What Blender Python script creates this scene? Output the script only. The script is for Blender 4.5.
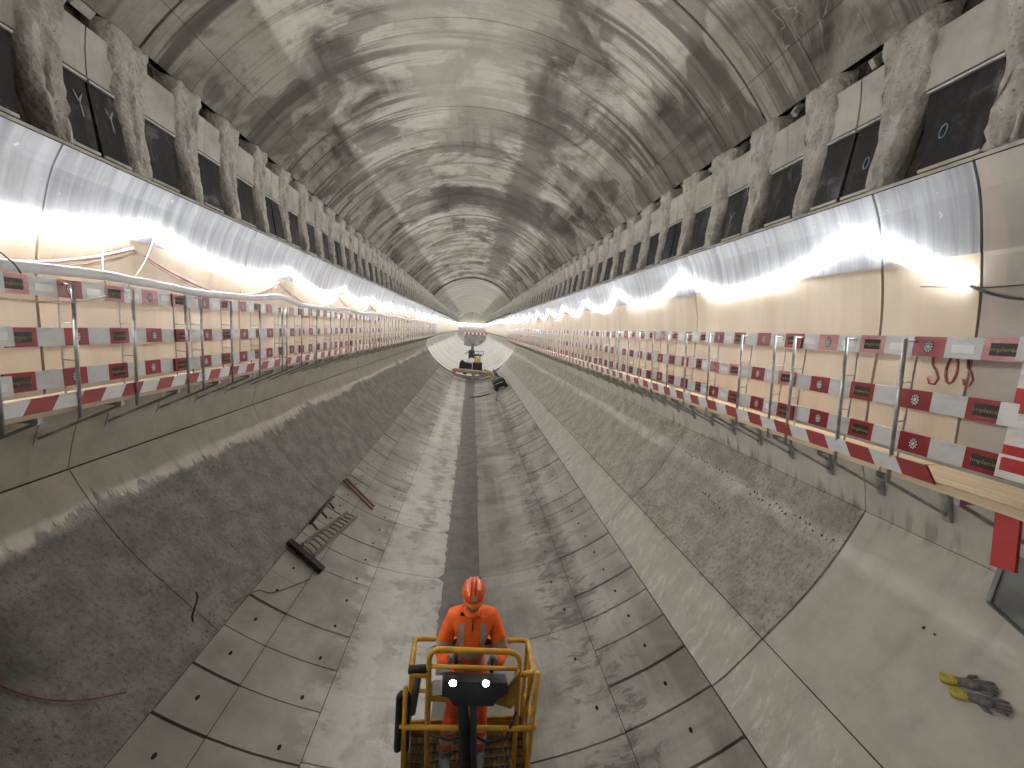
import bpy, bmesh, math, random
from math import sin, cos, pi, radians as R, atan2, hypot
from mathutils import Vector, Matrix, noise

for o in list(bpy.data.objects): bpy.data.objects.remove(o)
SC = bpy.context.scene; COL = SC.collection
random.seed(7)

# ------------------------------------------------------------------ camera, world, exposure
# x to the right, y along the tunnel, z up; the camera stands on the tunnel axis
T = Vector((-0.1024, -0.1434, 0.9844)); rl = R(3.0)
U = Vector((sin(rl), -cos(rl), 0)); U.z = -(U.x*T.x+U.y*T.y)/T.z; U.normalize()
Ex = U.cross(-T)
if Ex.x < 0: Ex = -Ex
cd = bpy.data.cameras.new('camera'); cam = bpy.data.objects.new('camera', cd); COL.objects.link(cam)
cam.matrix_world = Matrix(((Ex.x, -Ex.y, -Ex.z, 0), (T.x, -T.y, -T.z, 0), (U.x, -U.y, -U.z, 0), (0, 0, 0, 1)))
cd.sensor_fit = 'HORIZONTAL'; cd.sensor_width = 36; cd.lens = 36*385/1024; cd.clip_start = 0.05; cd.clip_end = 1000
SC.camera = cam
w = bpy.data.worlds.new('world'); SC.world = w; w.use_nodes = True
w.node_tree.nodes['Background'].inputs[0].default_value = (0.9, 0.93, 1, 1)
w.node_tree.nodes['Background'].inputs[1].default_value = 0.06
vs = SC.view_settings; vs.view_transform = 'Standard'; vs.look = 'None'; vs.gamma = 1; vs.use_curve_mapping = False
vs.exposure = 1.02
LED = 152.0            # radiance of the light strings along both walls
RB = 5.24              # inner radius of the bored tunnel
YN, YF = -5.0, 41.5    # walkways and benches run between these

def cx(y): return 0.0
YE = 128.0             # far bulkhead

# ------------------------------------------------------------------ materials
class NT:
    def __init__(s, name):
        s.m = bpy.data.materials.new(name); s.m.use_nodes = True; s.t = s.m.node_tree
        s.b = s.t.nodes['Principled BSDF']; s.N = s.t.nodes; s.L = s.t.links
    def put(s, sock, v):
        if hasattr(v, 'is_linked') or isinstance(v, bpy.types.NodeSocket): s.L.new(v, sock)
        elif isinstance(v, tuple) and len(v) == 3 and sock.type == 'RGBA': sock.default_value = (*v, 1)
        else: sock.default_value = v
    def math(s, op, a, b=0.0, c=0.0):
        n = s.N.new('ShaderNodeMath'); n.operation = op
        s.put(n.inputs[0], a); s.put(n.inputs[1], b); s.put(n.inputs[2], c); return n.outputs[0]
    def ramp(s, v, lo, hi, a=0.0, b=1.0):
        n = s.N.new('ShaderNodeMapRange'); n.interpolation_type = 'SMOOTHSTEP'
        s.put(n.inputs[0], v); n.inputs[1].default_value = lo; n.inputs[2].default_value = hi
        n.inputs[3].default_value = a; n.inputs[4].default_value = b; return n.outputs[0]
    def mix(s, f, a, b, mode='MIX'):
        n = s.N.new('ShaderNodeMix'); n.data_type = 'RGBA'; n.blend_type = mode; n.clamp_factor = True
        s.put(n.inputs[0], f); s.put(n.inputs[6], a); s.put(n.inputs[7], b); return n.outputs[2]
    def vec(s, x, y, z):
        n = s.N.new('ShaderNodeCombineXYZ'); s.put(n.inputs[0], x); s.put(n.inputs[1], y); s.put(n.inputs[2], z); return n.outputs[0]
    def noise(s, v, scale, detail=4, rough=0.55, dist=0.0):
        n = s.N.new('ShaderNodeTexNoise'); s.put(n.inputs['Vector'], v)
        n.inputs['Scale'].default_value = scale; n.inputs['Detail'].default_value = detail
        n.inputs['Roughness'].default_value = rough; n.inputs['Distortion'].default_value = dist; return n.outputs['Fac']
    def scale(s, v, a, b, c):
        n = s.N.new('ShaderNodeVectorMath'); n.operation = 'MULTIPLY'; s.put(n.inputs[0], v); n.inputs[1].default_value = (a, b, c); return n.outputs[0]
    def pos(s):
        return s.N.new('ShaderNodeNewGeometry').outputs['Position']
    def rnd(s): return s.N.new('ShaderNodeObjectInfo').outputs['Random']
    def cyl(s, top):                          # arc length around the tunnel, distance along it
        sp = s.N.new('ShaderNodeSeparateXYZ'); s.put(sp.inputs[0], s.pos())
        x, y, z = sp.outputs
        if top: th = s.math('ARCTAN2', x, z)
        else: th = s.math('ARCTAN2', x, s.math('MULTIPLY', z, -1.0))
        return s.vec(s.math('MULTIPLY', th, 5.0), y, 0.0), s.math('MULTIPLY', th, 57.2958), y, x, z
    def bump(s, h, strength=0.3, dist=0.02):
        n = s.N.new('ShaderNodeBump'); s.put(n.inputs['Height'], h); n.inputs['Strength'].default_value = strength
        n.inputs['Distance'].default_value = dist; s.L.new(n.outputs[0], s.b.inputs['Normal'])
    def out(s, col, rough=0.8, spec=0.3, metal=0.0):
        s.put(s.b.inputs['Base Color'], col); s.put(s.b.inputs['Roughness'], rough)
        s.b.inputs['Specular IOR Level'].default_value = spec; s.b.inputs['Metallic'].default_value = metal
        return s.m

def plain(name, c, rough=0.6, metal=0.0, spec=0.4, var=0.12, sc=6.0):
    n = NT(name); t = n.N.new('ShaderNodeTexCoord').outputs['Object']
    v = n.noise(t, sc, 4)
    d = tuple(max(0, x*(1-var*2)) for x in c); l = tuple(min(1, x*(1+var)) for x in c)
    return n.out(n.mix(n.ramp(v, .3, .7), d, l), rough, spec, metal)

def m_ceiling():
    n = NT('stained lining concrete'); v, th, y, x, z = n.cyl(True)
    big = n.noise(v, 0.50, 6, .62, .8)                                 # clouds
    lon = n.noise(n.scale(v, 1.1, .10, 1), 1.0, 4, .6, .3)             # bands along the tunnel
    arc = n.noise(n.scale(v, .10, 2.6, 1), 1.0, 6, .65, .15)           # bands around it
    fin = n.noise(n.scale(v, .5, 14, 1), 1.0, 4, .7)                   # rubbed streaks
    gr = n.noise(v, 3.2, 7, .7)
    pat = n.noise(n.scale(v, .75, .95, 1), .8, 3, .5, .2)
    col = n.mix(n.ramp(big, .38, .60), (.048, .044, .038), (.40, .38, .338))
    col = n.mix(n.ramp(lon, .42, .62, 0, .55), col, (.40, .38, .34))
    col = n.mix(n.ramp(arc, .51, .60, 0, .78), col, (.062, .057, .05))
    col = n.mix(n.ramp(pat, .53, .56, 0, .6), col, (.085, .078, .068))
    col = n.mix(n.ramp(fin, .5, .72, 0, .42), col, (.08, .074, .065))
    col = n.mix(n.ramp(gr, .50, .72, 0, .65), col, (.11, .10, .088))
    col = n.mix(n.ramp(n.rnd(), .2, 1.0, 0, .42), col, n.mix(n.ramp(gr, .3, .6), (.13, .12, .105), (.36, .34, .30)))
    # long damp band right of the crown, a sooty arc further in
    wob = n.math('MULTIPLY', n.math('SUBTRACT', n.noise(v, 1.3, 5, .65), .5), 16.0)
    th2 = n.math('ADD', th, wob)
    band = n.math('MULTIPLY', n.ramp(th2, 10, 13), n.ramp(th2, 21, 28, 1, 0))
    band = n.math('MULTIPLY', band, n.ramp(y, 8.2, 9.0)); band = n.math('MULTIPLY', band, n.ramp(y, 30, 50, 1, .2))
    col = n.mix(n.math('MULTIPLY', band, .72), col, (.075, .07, .062))
    yw = n.math('ADD', y, n.math('MULTIPLY', wob, .10))
    soot = n.math('MULTIPLY', n.ramp(yw, 15.1, 15.7), n.ramp(yw, 17.3, 18.1, 1, 0))
    soot = n.math('MULTIPLY', soot, n.ramp(n.math('ABSOLUTE', n.math('SUBTRACT', th2, 8.0)), 22, 36, 1, 0))
    col = n.mix(n.math('MULTIPLY', soot, .85), col, (.05, .047, .042))
    pale = n.math('MULTIPLY', n.ramp(n.math('ABSOLUTE', n.math('ADD', th2, 4.0)), 8, 20, 1, 0), n.ramp(y, 13, 9.5))
    col = n.mix(n.math('MULTIPLY', pale, .45), col, (.47, .45, .40))
    # trowel scribbles
    sc_ = n.noise(n.scale(v, .5, 1.1, 1), .8, 3, .6, 1.4)
    line = n.ramp(n.math('ABSOLUTE', n.math('SUBTRACT', sc_, .5)), .0, .006, 1, 0)
    line = n.math('MULTIPLY', line, n.ramp(n.noise(v, .9, 2), .52, .62))
    col = n.mix(n.math('MULTIPLY', line, .55), col, (.50, .47, .42))
    n.bump(n.math('ADD', n.math('MULTIPLY', gr, .6), fin), .25, .012)
    return n.out(col, n.ramp(big, .3, .7, .9, .8), .12)

def m_floor():
    n = NT('invert concrete'); v, th, y, x, z = n.cyl(False)
    a = n.noise(v, .8, 6, .62, .4); b = n.noise(n.scale(v, .22, 2.2, 1), 1.0, 5, .6); g = n.noise(v, 6, 6, .7)
    lo = n.noise(n.scale(v, 2.2, .07, 1), 1.0, 4, .6)
    col = n.mix(n.ramp(a, .32, .68), (.235, .22, .19), (.49, .47, .425))
    col = n.mix(n.ramp(b, .5, .70, 0, .6), col, (.20, .19, .17))
    col = n.mix(n.ramp(lo, .40, .7, 0, .5), col, (.56, .545, .505))
    wob = n.math('MULTIPLY', n.math('SUBTRACT', n.noise(n.scale(v, 1, 1.6, 1), 1.5, 6, .7), .5), 24.0)
    t2 = n.math('ADD', th, wob)
    st = n.math('MULTIPLY', n.ramp(t2, -21, -18.5), n.ramp(t2, -14.5, -12, 1, 0))      # lime washed strip
    col = n.mix(n.math('MULTIPLY', st, .55), col, (.62, .60, .55))
    st2 = n.math('MULTIPLY', n.ramp(t2, -9.5, -8), n.ramp(t2, -4.5, -3.6, 1, 0))
    col = n.mix(n.math('MULTIPLY', st2, .55), col, (.60, .585, .545))
    pk = n.noise(n.scale(v, 1.2, 2.2, 1), 1.6, 7, .75, .8)
    edge = n.math('MULTIPLY', n.ramp(t2, 15, 19), n.ramp(t2, 25, 28, 1, 0))
    col = n.mix(n.math('MULTIPLY', edge, n.ramp(pk, .48, .58, 0, .75)), col, (.15, .145, .135))
    col = n.mix(n.ramp(g, .55, .75, 0, .5), col, (.19, .18, .16))
    col = n.mix(n.ramp(n.rnd(), 0, 1, 0, .22), col, (.25, .24, .215))
    col = n.mix(n.ramp(t2, -27, -14, .6, 0), col, n.mix(n.ramp(a, .3, .7), (.19, .175, .15), (.28, .26, .225)))
    n.bump(n.math('ADD', g, n.math('MULTIPLY', pk, .8)), .3, .015)
    return n.out(col, .75, .3)

def m_drain():
    n = NT('drain mortar'); v, th, y, x, z = n.cyl(False)
    g = n.noise(v, 3, 6, .65)
    return n.out(n.mix(n.ramp(g, .3, .7), (.125, .118, .103), (.20, .19, .168)), .5, .4)

def m_lower(name, rough_lo, rough_hi, near_cut, seed, smooth=(.40, .37, .31), lift=1.0):
    # lower wall: smooth lining above a ragged edge, hacked rough concrete below it (degrees below the horizontal)
    n = NT(name); v, th, y, x, z = n.cyl(False)
    el = n.math('SUBTRACT', 90.0, n.math('ABSOLUTE', th))
    v2 = n.vec(n.math('ADD', n.math('MULTIPLY', th, .0873), seed), y, 0.0)
    fine = n.noise(n.scale(v2, 1.0, 1.35, 1), 15, 5, .8); mid = n.noise(v2, 2.6, 6, .65); big = n.noise(v2, .5, 4, .6)
    teeth = n.noise(n.scale(v2, .8, 7.5, 1), 1.0, 3, .6)
    e2 = n.math('ADD', el, n.math('ADD', n.math('MULTIPLY', n.math('SUBTRACT', big, .5), 15.0 if near_cut is None else 6.0), n.math('MULTIPLY', n.math('SUBTRACT', teeth, .5), 5.0)))
    m = n.math('MULTIPLY', n.ramp(e2, rough_lo-.4, rough_lo+.4), n.ramp(e2, rough_hi-.5, rough_hi+.5, 1, 0))
    if near_cut is not None: m = n.math('MULTIPLY', m, n.ramp(y, near_cut-.01, near_cut+.03))
    sm = n.mix(n.ramp(mid, .3, .7), tuple(c*.82 for c in smooth), smooth)
    sm = n.mix(n.ramp(n.noise(n.scale(v2, .3, 5, 1), 1.0, 5, .6), .5, .75, 0, .4), sm, tuple(c*.62 for c in smooth))
    br = n.noise(n.vec(n.math('ADD', n.math('MULTIPLY', th, .12), n.math('MULTIPLY', y, 1.5)), n.math('SUBTRACT', n.math('MULTIPLY', y, 5.0), n.math('MULTIPLY', th, .2)), 0.0), 1.5, 7, .8, .3)
    lowm = n.ramp(e2, rough_hi-1, rough_hi+3)
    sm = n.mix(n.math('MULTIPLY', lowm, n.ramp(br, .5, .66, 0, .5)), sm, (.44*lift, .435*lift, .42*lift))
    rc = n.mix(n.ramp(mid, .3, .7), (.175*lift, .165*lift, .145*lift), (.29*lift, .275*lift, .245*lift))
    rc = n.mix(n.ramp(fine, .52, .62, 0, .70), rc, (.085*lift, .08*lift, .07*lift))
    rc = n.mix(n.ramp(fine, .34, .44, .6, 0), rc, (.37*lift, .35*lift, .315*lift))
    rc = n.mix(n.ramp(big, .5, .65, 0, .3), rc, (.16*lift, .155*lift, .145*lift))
    col = n.mix(m, sm, rc)
    drip = n.math('MULTIPLY', n.ramp(n.math('ABSOLUTE', n.math('SUBTRACT', e2, rough_lo)), .3, 2.2, 1, 0), n.ramp(teeth, .52, .6))
    col = n.mix(n.math('MULTIPLY', drip, .35), col, (.11, .103, .09))
    if near_cut is None:       # dark brown patch low on the near left wall
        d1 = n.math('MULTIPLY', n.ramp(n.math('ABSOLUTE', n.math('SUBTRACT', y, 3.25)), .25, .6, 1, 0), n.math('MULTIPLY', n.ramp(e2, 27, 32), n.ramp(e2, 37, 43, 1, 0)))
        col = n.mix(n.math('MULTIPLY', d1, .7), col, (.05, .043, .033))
    h = n.math('ADD', n.math('MULTIPLY', n.math('ADD', fine, n.math('MULTIPLY', mid, 1.2)), n.math('ADD', n.math('MULTIPLY', m, .9), .1)), n.math('MULTIPLY', m, -.5))
    n.bump(h, .75, .05)
    return n.out(col, .85, .2)

def m_cream():
    n = NT('cream sheet lining'); v, th, y, x, z = n.cyl(False)
    a = n.noise(n.scale(v, .15, 2.0, 1), 1.0, 5, .6); b = n.noise(v, 1.2, 5, .6); c = n.noise(n.scale(v, .35, 9, 1), 1.0, 4, .65)
    col = n.mix(n.ramp(a, .3, .7), (.53, .46, .355), (.64, .575, .47))
    col = n.mix(n.ramp(b, .5, .75, 0, .4), col, (.57, .48, .36))
    col = n.mix(n.ramp(c, .56, .78, 0, .35), col, (.50, .43, .34))
    return n.out(col, n.ramp(c, .3, .7, .42, .55), .22)

def m_membrane():
    n = NT('grey waterproof sheet'); v, th, y, x, z = n.cyl(False)
    a = n.noise(n.scale(v, .25, 7.0, 1), 1.0, 6, .7); b = n.noise(n.scale(v, .8, 1.3, 1), 1.2, 5, .65, .6); c = n.noise(v, 9, 3, .5)
    col = n.mix(n.ramp(a, .3, .72), (.24, .255, .28), (.44, .465, .50))
    col = n.mix(n.ramp(b, .52, .7, 0, .55), col, (.26, .265, .275))
    col = n.mix(n.ramp(c, .68, .74, 0, .6), col, (.74, .74, .73))
    return n.out(col, n.ramp(b, .3, .7, .36, .5), .28)

def m_nearwall():
    n = NT('bare grey wall concrete'); v, th, y, x, z = n.cyl(False)
    a = n.noise(v, .9, 5, .6); c = n.noise(n.scale(v, .2, 3, 1), 1.0, 3, .5)
    col = n.mix(n.ramp(a, .3, .7), (.32, .305, .27), (.43, .41, .37))
    col = n.mix(n.ramp(c, .52, .62, 0, .6), col, (.45, .38, .32))
    return n.out(col, .55, .35)

def m_rib():
    n = NT('sawn aggregate concrete'); p = n.pos()
    a = n.noise(p, 5, 6, .7); vo = n.N.new('ShaderNodeTexVoronoi'); n.put(vo.inputs['Vector'], p); vo.inputs['Scale'].default_value = 20
    col = n.mix(n.ramp(a, .3, .7), (.38, .36, .32), (.60, .575, .52))
    col = n.mix(n.ramp(vo.outputs['Distance'], .10, .2, .75, 0), col, (.16, .148, .128))
    col = n.mix(n.ramp(n.noise(p, 40, 2), .6, .7, 0, .6), col, (.58, .56, .51))
    n.bump(n.math('ADD', a, vo.outputs['Distance']), .6, .02)
    return n.out(col, .9, .2)

def m_plate():
    n = NT('plaster grey plate concrete'); p = n.pos()
    a = n.noise(p, 2.0, 5, .6); b = n.noise(n.scale(p, 1, 7, 1), 1.0, 4, .6)
    col = n.mix(n.ramp(a, .3, .7), (.42, .40, .36), (.60, .575, .525))
    col = n.mix(n.ramp(b, .55, .75, 0, .5), col, (.24, .225, .195)); n.bump(a, .15, .02)
    return n.out(col, .8, .3)

def m_black():
    n = NT('black bitumen sheet'); p = n.pos()
    a = n.noise(n.scale(p, 6, 6, 1.0), 1.0, 5, .7); b = n.noise(p, 2.5, 5, .7, .5); c = n.noise(n.scale(p, 9, 9, 1.6), 1.0, 3, .6)
    col = n.mix(n.ramp(a, .45, .75), (.014, .014, .016), (.07, .07, .072))
    col = n.mix(n.ramp(b, .54, .70, 0, .8), col, (.17, .17, .168))
    col = n.mix(n.ramp(c, .70, .74, 0, .8), col, (.55, .53, .49))
    return n.out(col, n.ramp(b, .3, .7, .32, .55), .5)

def m_tape(name, c, c2, rough=.35):
    n = NT(name); t = n.N.new('ShaderNodeTexCoord').outputs['Object']
    a = n.noise(n.scale(t, 5, 5, 12), 1.0, 5, .65)
    return n.out(n.mix(n.ramp(a, .45, .75), c, c2), rough, .5)

def m_wood(name, c1, c2):
    n = NT(name); t = n.N.new('ShaderNodeTexCoord').outputs['Object']
    a = n.noise(n.scale(t, 26, .8, 26), 1.0, 5, .6, .4)
    col = n.mix(n.ramp(a, .3, .7), c1, c2)
    col = n.mix(n.ramp(n.rnd(), 0, 1, 0, .25), col, c1)
    return n.out(col, .6, .3)

def emit(name, c, s):
    n = NT(name); n.b.inputs['Emission Color'].default_value = (*c, 1); n.b.inputs['Emission Strength'].default_value = s
    return n.out(c, .5)

M = dict(
 ceil=m_ceiling(), floor=m_floor(), drain=m_drain(), cream=m_cream(), memb=m_membrane(), nearw=m_nearwall(),
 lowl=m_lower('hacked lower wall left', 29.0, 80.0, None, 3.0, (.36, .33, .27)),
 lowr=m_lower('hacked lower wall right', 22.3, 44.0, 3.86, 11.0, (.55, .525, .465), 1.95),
 rib=m_rib(), plate=m_plate(), black=m_black(),
 dark=plain('dark recess', (.045, .042, .036), .9, var=.3), brown=plain('brown rough shotcrete', (.075, .064, .05), .95, var=.35, sc=18),
 hole=plain('hole black', (.012, .012, .012), .9), groove=plain('joint filler', (.05, .048, .044), .9, var=.3, sc=20),
 red=m_tape('red reflective tape', (.26, .010, .016), (.19, .010, .015)), redb=m_tape('bright red board', (.42, .01, .014), (.34, .01, .014), .45),
 pink=m_tape('faded red tape', (.48, .17, .19), (.56, .32, .33)), white=m_tape('white board tape', (.76, .75, .73), (.58, .58, .56)),
 grey=m_tape('dull grey tape', (.60, .60, .60), (.48, .48, .48)), gloss=m_tape('white reflector', (.80, .80, .78), (.7, .7, .69), .2),
 plateblk=plain('dark name plate', (.022, .018, .014), .5), gold=plain('gold lettering', (.34, .24, .09), .5), emb=plain('white emblem', (.68, .66, .62), .5),
 steel=plain('galvanised steel', (.50, .50, .49), .38, .75, var=.15, sc=9), dsteel=plain('dull dark steel', (.14, .14, .14), .5, .6),
 wood=m_wood('pale spruce plank', (.52, .40, .25), (.68, .55, .37)), woodt=m_wood('weathered timber', (.36, .27, .19), (.50, .40, .29)),
 tim=m_wood('reddish brown timber', (.27, .17, .11), (.40, .27, .19)),
 led=emit('led light tube', (1.0, .988, .968), LED), lamp=emit('white work lamp', (.95, .98, 1), 40),
 cable=plain('black cable rubber', (.02, .02, .02), .5), duct=plain('grey white hose', (.86, .87, .88), .45, var=.06),
 hosep=plain('pale pink hose', (.62, .40, .37), .5), hoseb=plain('cream hose', (.66, .58, .48), .5), redcab=plain('red brown cable', (.17, .06, .045), .6),
 yel=plain('yellow paint', (.62, .33, .03), .42, var=.14), yeld=plain('worn yellow paint', (.42, .24, .035), .5, var=.25),
 ctrl=plain('dark grey plastic', (.045, .048, .052), .45), hiv=plain('orange hi vis cloth', (1.0, .15, .018), .75, var=.08, sc=12),
 hivt=plain('orange trouser cloth', (.72, .10, .025), .8, var=.14, sc=12),
 refl=plain('silver reflective band', (.40, .37, .33), .4), helm=plain('orange helmet shell', (.80, .13, .02), .28, spec=.6, var=.05), skin=plain('skin', (.42, .25, .18), .6, var=.06),
 boot=plain('grey work boot', (.13, .14, .15), .7), glove=plain('grey work glove', (.20, .19, .19), .85, var=.2, sc=30), glovey=plain('yellow glove cuff', (.55, .47, .08), .8, var=.2, sc=30),
 iron=plain('rusty black iron', (.035, .03, .026), .7, var=.3), alu=plain('worn ladder metal', (.26, .24, .2), .5, .5), blk=plain('black machine body', (.022, .022, .024), .45),
 paint=plain('dull red spray paint', (.27, .085, .09), .8, var=.2, sc=25), bluep=plain('pale blue chalk', (.28, .42, .52), .8), far=plain('far grey fill', (.20, .19, .175), .9, var=.2, sc=1),
 sheet=plain('grey formwork sheet', (.13, .135, .125), .55, .2, var=.2, sc=3), tan=plain('sand filled bag', (.40, .33, .25), .9, var=.2),
)

# ------------------------------------------------------------------ mesh helpers
class MB:
    def __init__(s): s.v, s.f, s.mi, s.mats, s.sm = [], [], [], [], []
    def mat(s, k):
        if k not in s.mats: s.mats.append(k)
        return s.mats.index(k)
    def add(s, vs, fs, k, smooth=False):
        b = len(s.v); i = s.mat(k); s.v += [tuple(v) for v in vs]
        for f in fs: s.f.append(tuple(q+b for q in f)); s.mi.append(i); s.sm.append(smooth)
    def box(s, c, d, k, rot=None):
        vs = [Vector((x*d[0]/2, y*d[1]/2, z*d[2]/2)) for x in (-1, 1) for y in (-1, 1) for z in (-1, 1)]
        if rot: vs = [rot @ v for v in vs]
        s.add([v+Vector(c) for v in vs], [(0, 1, 3, 2), (4, 6, 7, 5), (0, 4, 5, 1), (2, 3, 7, 6), (0, 2, 6, 4), (1, 5, 7, 3)], k)
    def beam(s, a, b, w, h, k, up=(0, 0, 1)):
        a, b = Vector(a), Vector(b); t = (b-a).normalized(); u = Vector(up)
        if abs(t.dot(u)) > .98: u = Vector((0, 1, 0))
        x = t.cross(u).normalized(); u = x.cross(t)
        vs = [p+x*sx*w/2+u*su*h/2 for p in (a, b) for sx, su in ((-1, -1), (1, -1), (1, 1), (-1, 1))]
        s.add(vs, [(3, 2, 1, 0), (4, 5, 6, 7), (0, 1, 5, 4), (1, 2, 6, 5), (2, 3, 7, 6), (3, 0, 4, 7)], k)
    def tube(s, pts, r, k, n=8, closed=False, caps=True):
        P = [Vector(p) for p in pts]; m = len(P); rs = r if isinstance(r, (list, tuple)) else [r]*m
        rings = []; prev = None
        for i, p in enumerate(P):
            if closed: t = P[(i+1) % m]-P[i-1]
            else: t = P[min(i+1, m-1)]-P[max(i-1, 0)]
            t.normalize()
            if prev is None:
                u = Vector((0, 0, 1)) if abs(t.z) < .9 else Vector((1, 0, 0)); u = (u-t*u.dot(t)).normalized()
            else:
                u = prev-t*prev.dot(t); u.normalize()
            prev = u; w_ = t.cross(u)
            rings.append([p+(u*cos(2*pi*j/n)+w_*sin(2*pi*j/n))*rs[i] for j in range(n)])
        vs = [v for rg in rings for v in rg]; fs = []
        for i in range(m if closed else m-1):
            a, b = i*n, ((i+1) % m)*n
            for j in range(n): fs.append((a+j, a+(j+1) % n, b+(j+1) % n, b+j))
        if caps and not closed: fs += [tuple(reversed(range(n))), tuple(range((m-1)*n, m*n))]
        s.add(vs, fs, k, True)
    def ell(s, c, r, k, nu=14, nv=9, rot=None, fn=None):
        vs = []; fs = []
        for i in range(nv+1):
            for j in range(nu):
                a = pi*i/nv; b = 2*pi*j/nu
                q = Vector((sin(a)*cos(b), sin(a)*sin(b), cos(a)))
                if fn: q = fn(q)
                q = Vector((q.x*r[0], q.y*r[1], q.z*r[2]))
                if rot: q = rot @ q
                vs.append(q+Vector(c))
        for i in range(nv):
            for j in range(nu): fs.append((i*nu+j, i*nu+(j+1) % nu, (i+1)*nu+(j+1) % nu, (i+1)*nu+j))
        s.add(vs, fs, k, True)
    def prism(s, prof, y0, y1, k, kcap=None):           # closed (x,z) outline swept along y
        n = len(prof); vs = [(x, y, z) for y in (y0, y1) for x, z in prof]
        s.add(vs, [(i, (i+1) % n, n+(i+1) % n, n+i) for i in range(n)], k)
        s.add(vs, [tuple(reversed(range(n))), tuple(range(n, 2*n))], kcap or k)
    def slab(s, pi_, po, y0, y1, k, ny=1):               # plate between an inner and an outer profile
        n = len(pi_); ys = [y0+(y1-y0)*i/ny for i in range(ny+1)]
        vs = [(x+cx(y), y, z) for y in ys for x, z in pi_+po]; fs = []
        N = 2*n
        for q in range(ny):
            a, b = q*N, (q+1)*N
            for i in range(n-1):
                fs.append((a+i, a+i+1, b+i+1, b+i)); fs.append((a+n+i, b+n+i, b+n+i+1, a+n+i+1))
            fs.append((a, b, b+n, a+n)); fs.append((a+n-1, a+2*n-1, b+2*n-1, b+n-1))
        for i in range(n-1):
            fs.append((i, n+i, n+i+1, i+1)); e = ny*N; fs.append((e+i, e+i+1, e+n+i+1, e+n+i))
        s.add(vs, fs, k)
    def build(s, name, parent=None, smooth=False, fix=True):
        me = bpy.data.meshes.new(name); me.from_pydata(s.v, [], s.f)
        for k in s.mats: me.materials.append(M[k])
        me.polygons.foreach_set('material_index', s.mi)
        me.polygons.foreach_set('use_smooth', [smooth or q for q in s.sm])
        if fix:
            bm = bmesh.new(); bm.from_mesh(me); bmesh.ops.recalc_face_normals(bm, faces=bm.faces); bm.to_mesh(me); bm.free()
        me.update()
        o = bpy.data.objects.new(name, me); COL.objects.link(o)
        if parent: o.parent = parent
        return o

def curve(P, k=5):
    P = [Vector(p) for p in P]; out = []
    for i in range(len(P)-1):
        a, b, c, d = P[max(i-1, 0)], P[i], P[i+1], P[min(i+2, len(P)-1)]
        for q in range(k):
            t = q/k; out.append(.5*(2*b+(c-a)*t+(2*a-5*b+4*c-d)*t*t+(3*b-a-3*c+d)*t**3))
    return out+[P[-1]]
def tag(o, label, cat, group=None):
    o['label'] = label; o['category'] = cat
    if group: o['group'] = group
    return o
def thing(name, loc, label, cat, group=None):
    o = bpy.data.objects.new(name, None); COL.objects.link(o); o.location = loc; o.empty_display_size = .1
    return tag(o, label, cat, group)
def struct(o, label=None):
    o['kind'] = 'structure'
    if label: o['label'] = label
    return o
def dup(o, parent=None, loc=None):
    c = o.copy(); COL.objects.link(c)
    if parent: c.parent = parent
    if loc is not None: c.location = loc
    return c
def rel(pts, o): return [tuple(Vector(p)-Vector(o)) for p in pts]
def arc(r, a0, a1, n): return [(r*cos(R(a0+(a1-a0)*i/n)), r*sin(R(a0+(a1-a0)*i/n))) for i in range(n+1)]
def joints(y0, step, lo, hi):
    k = math.ceil((lo-y0)/step); out = []
    while y0+k*step < hi: out.append(y0+k*step); k += 1
    return out

# ------------------------------------------------------------------ ceiling: shell and lining panels
mb = MB(); mb.slab(arc(RB+.20, 30, 150, 40), arc(RB+.5, 30, 150, 40), YN, YE, 'dark')
ceiling = struct(mb.build('ceiling'), 'stained concrete tunnel vault')
RING = .885
breaks = [(37.2, 43.9), (43.9, 71), (71, 103), (103, 136.1), (136.1, 142.8)]
pcache = {}
for i, y in enumerate(joints(10.1, RING, -1.5, YF-.5)):
    big = abs(((y-10.1)/RING) % 5) < .01
    for a0, a1 in breaks:
        key = (a0, a1, big)
        if key not in pcache:
            g = .032 if big else .008; gl = .04 if a0 in (37.2, 43.9, 136.1) else .003; gr_ = .04 if a1 in (43.9, 136.1, 142.8) else .003
            m_ = MB(); nn_ = max(2, int((a1-a0)/3)); m_.slab(arc(RB, a0+gl, a1-gr_, nn_), arc(RB+.12, a0+gl, a1-gr_, nn_), g, RING, 'ceil')
            o = m_.build('lining_panel', ceiling); pcache[key] = o
        else: o = dup(pcache[key], ceiling)
        k = 1+random.uniform(-.0010, .0006); o.location = (0, y, 0); o.scale = (k, 1, k)

m_ = MB()
y = [q for q in joints(10.1, RING, -1.5, YF-.5)][-1]+RING
while y < YE:
    m_.slab(arc(RB, 37.2, 142.8, 26), arc(RB+.12, 37.2, 142.8, 26), y+.015, min(YE, y+RING*2), 'ceil'); y += RING*2
o = m_.build('far_lining_rings', ceiling); o['kind'] = 'stuff'

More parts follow.
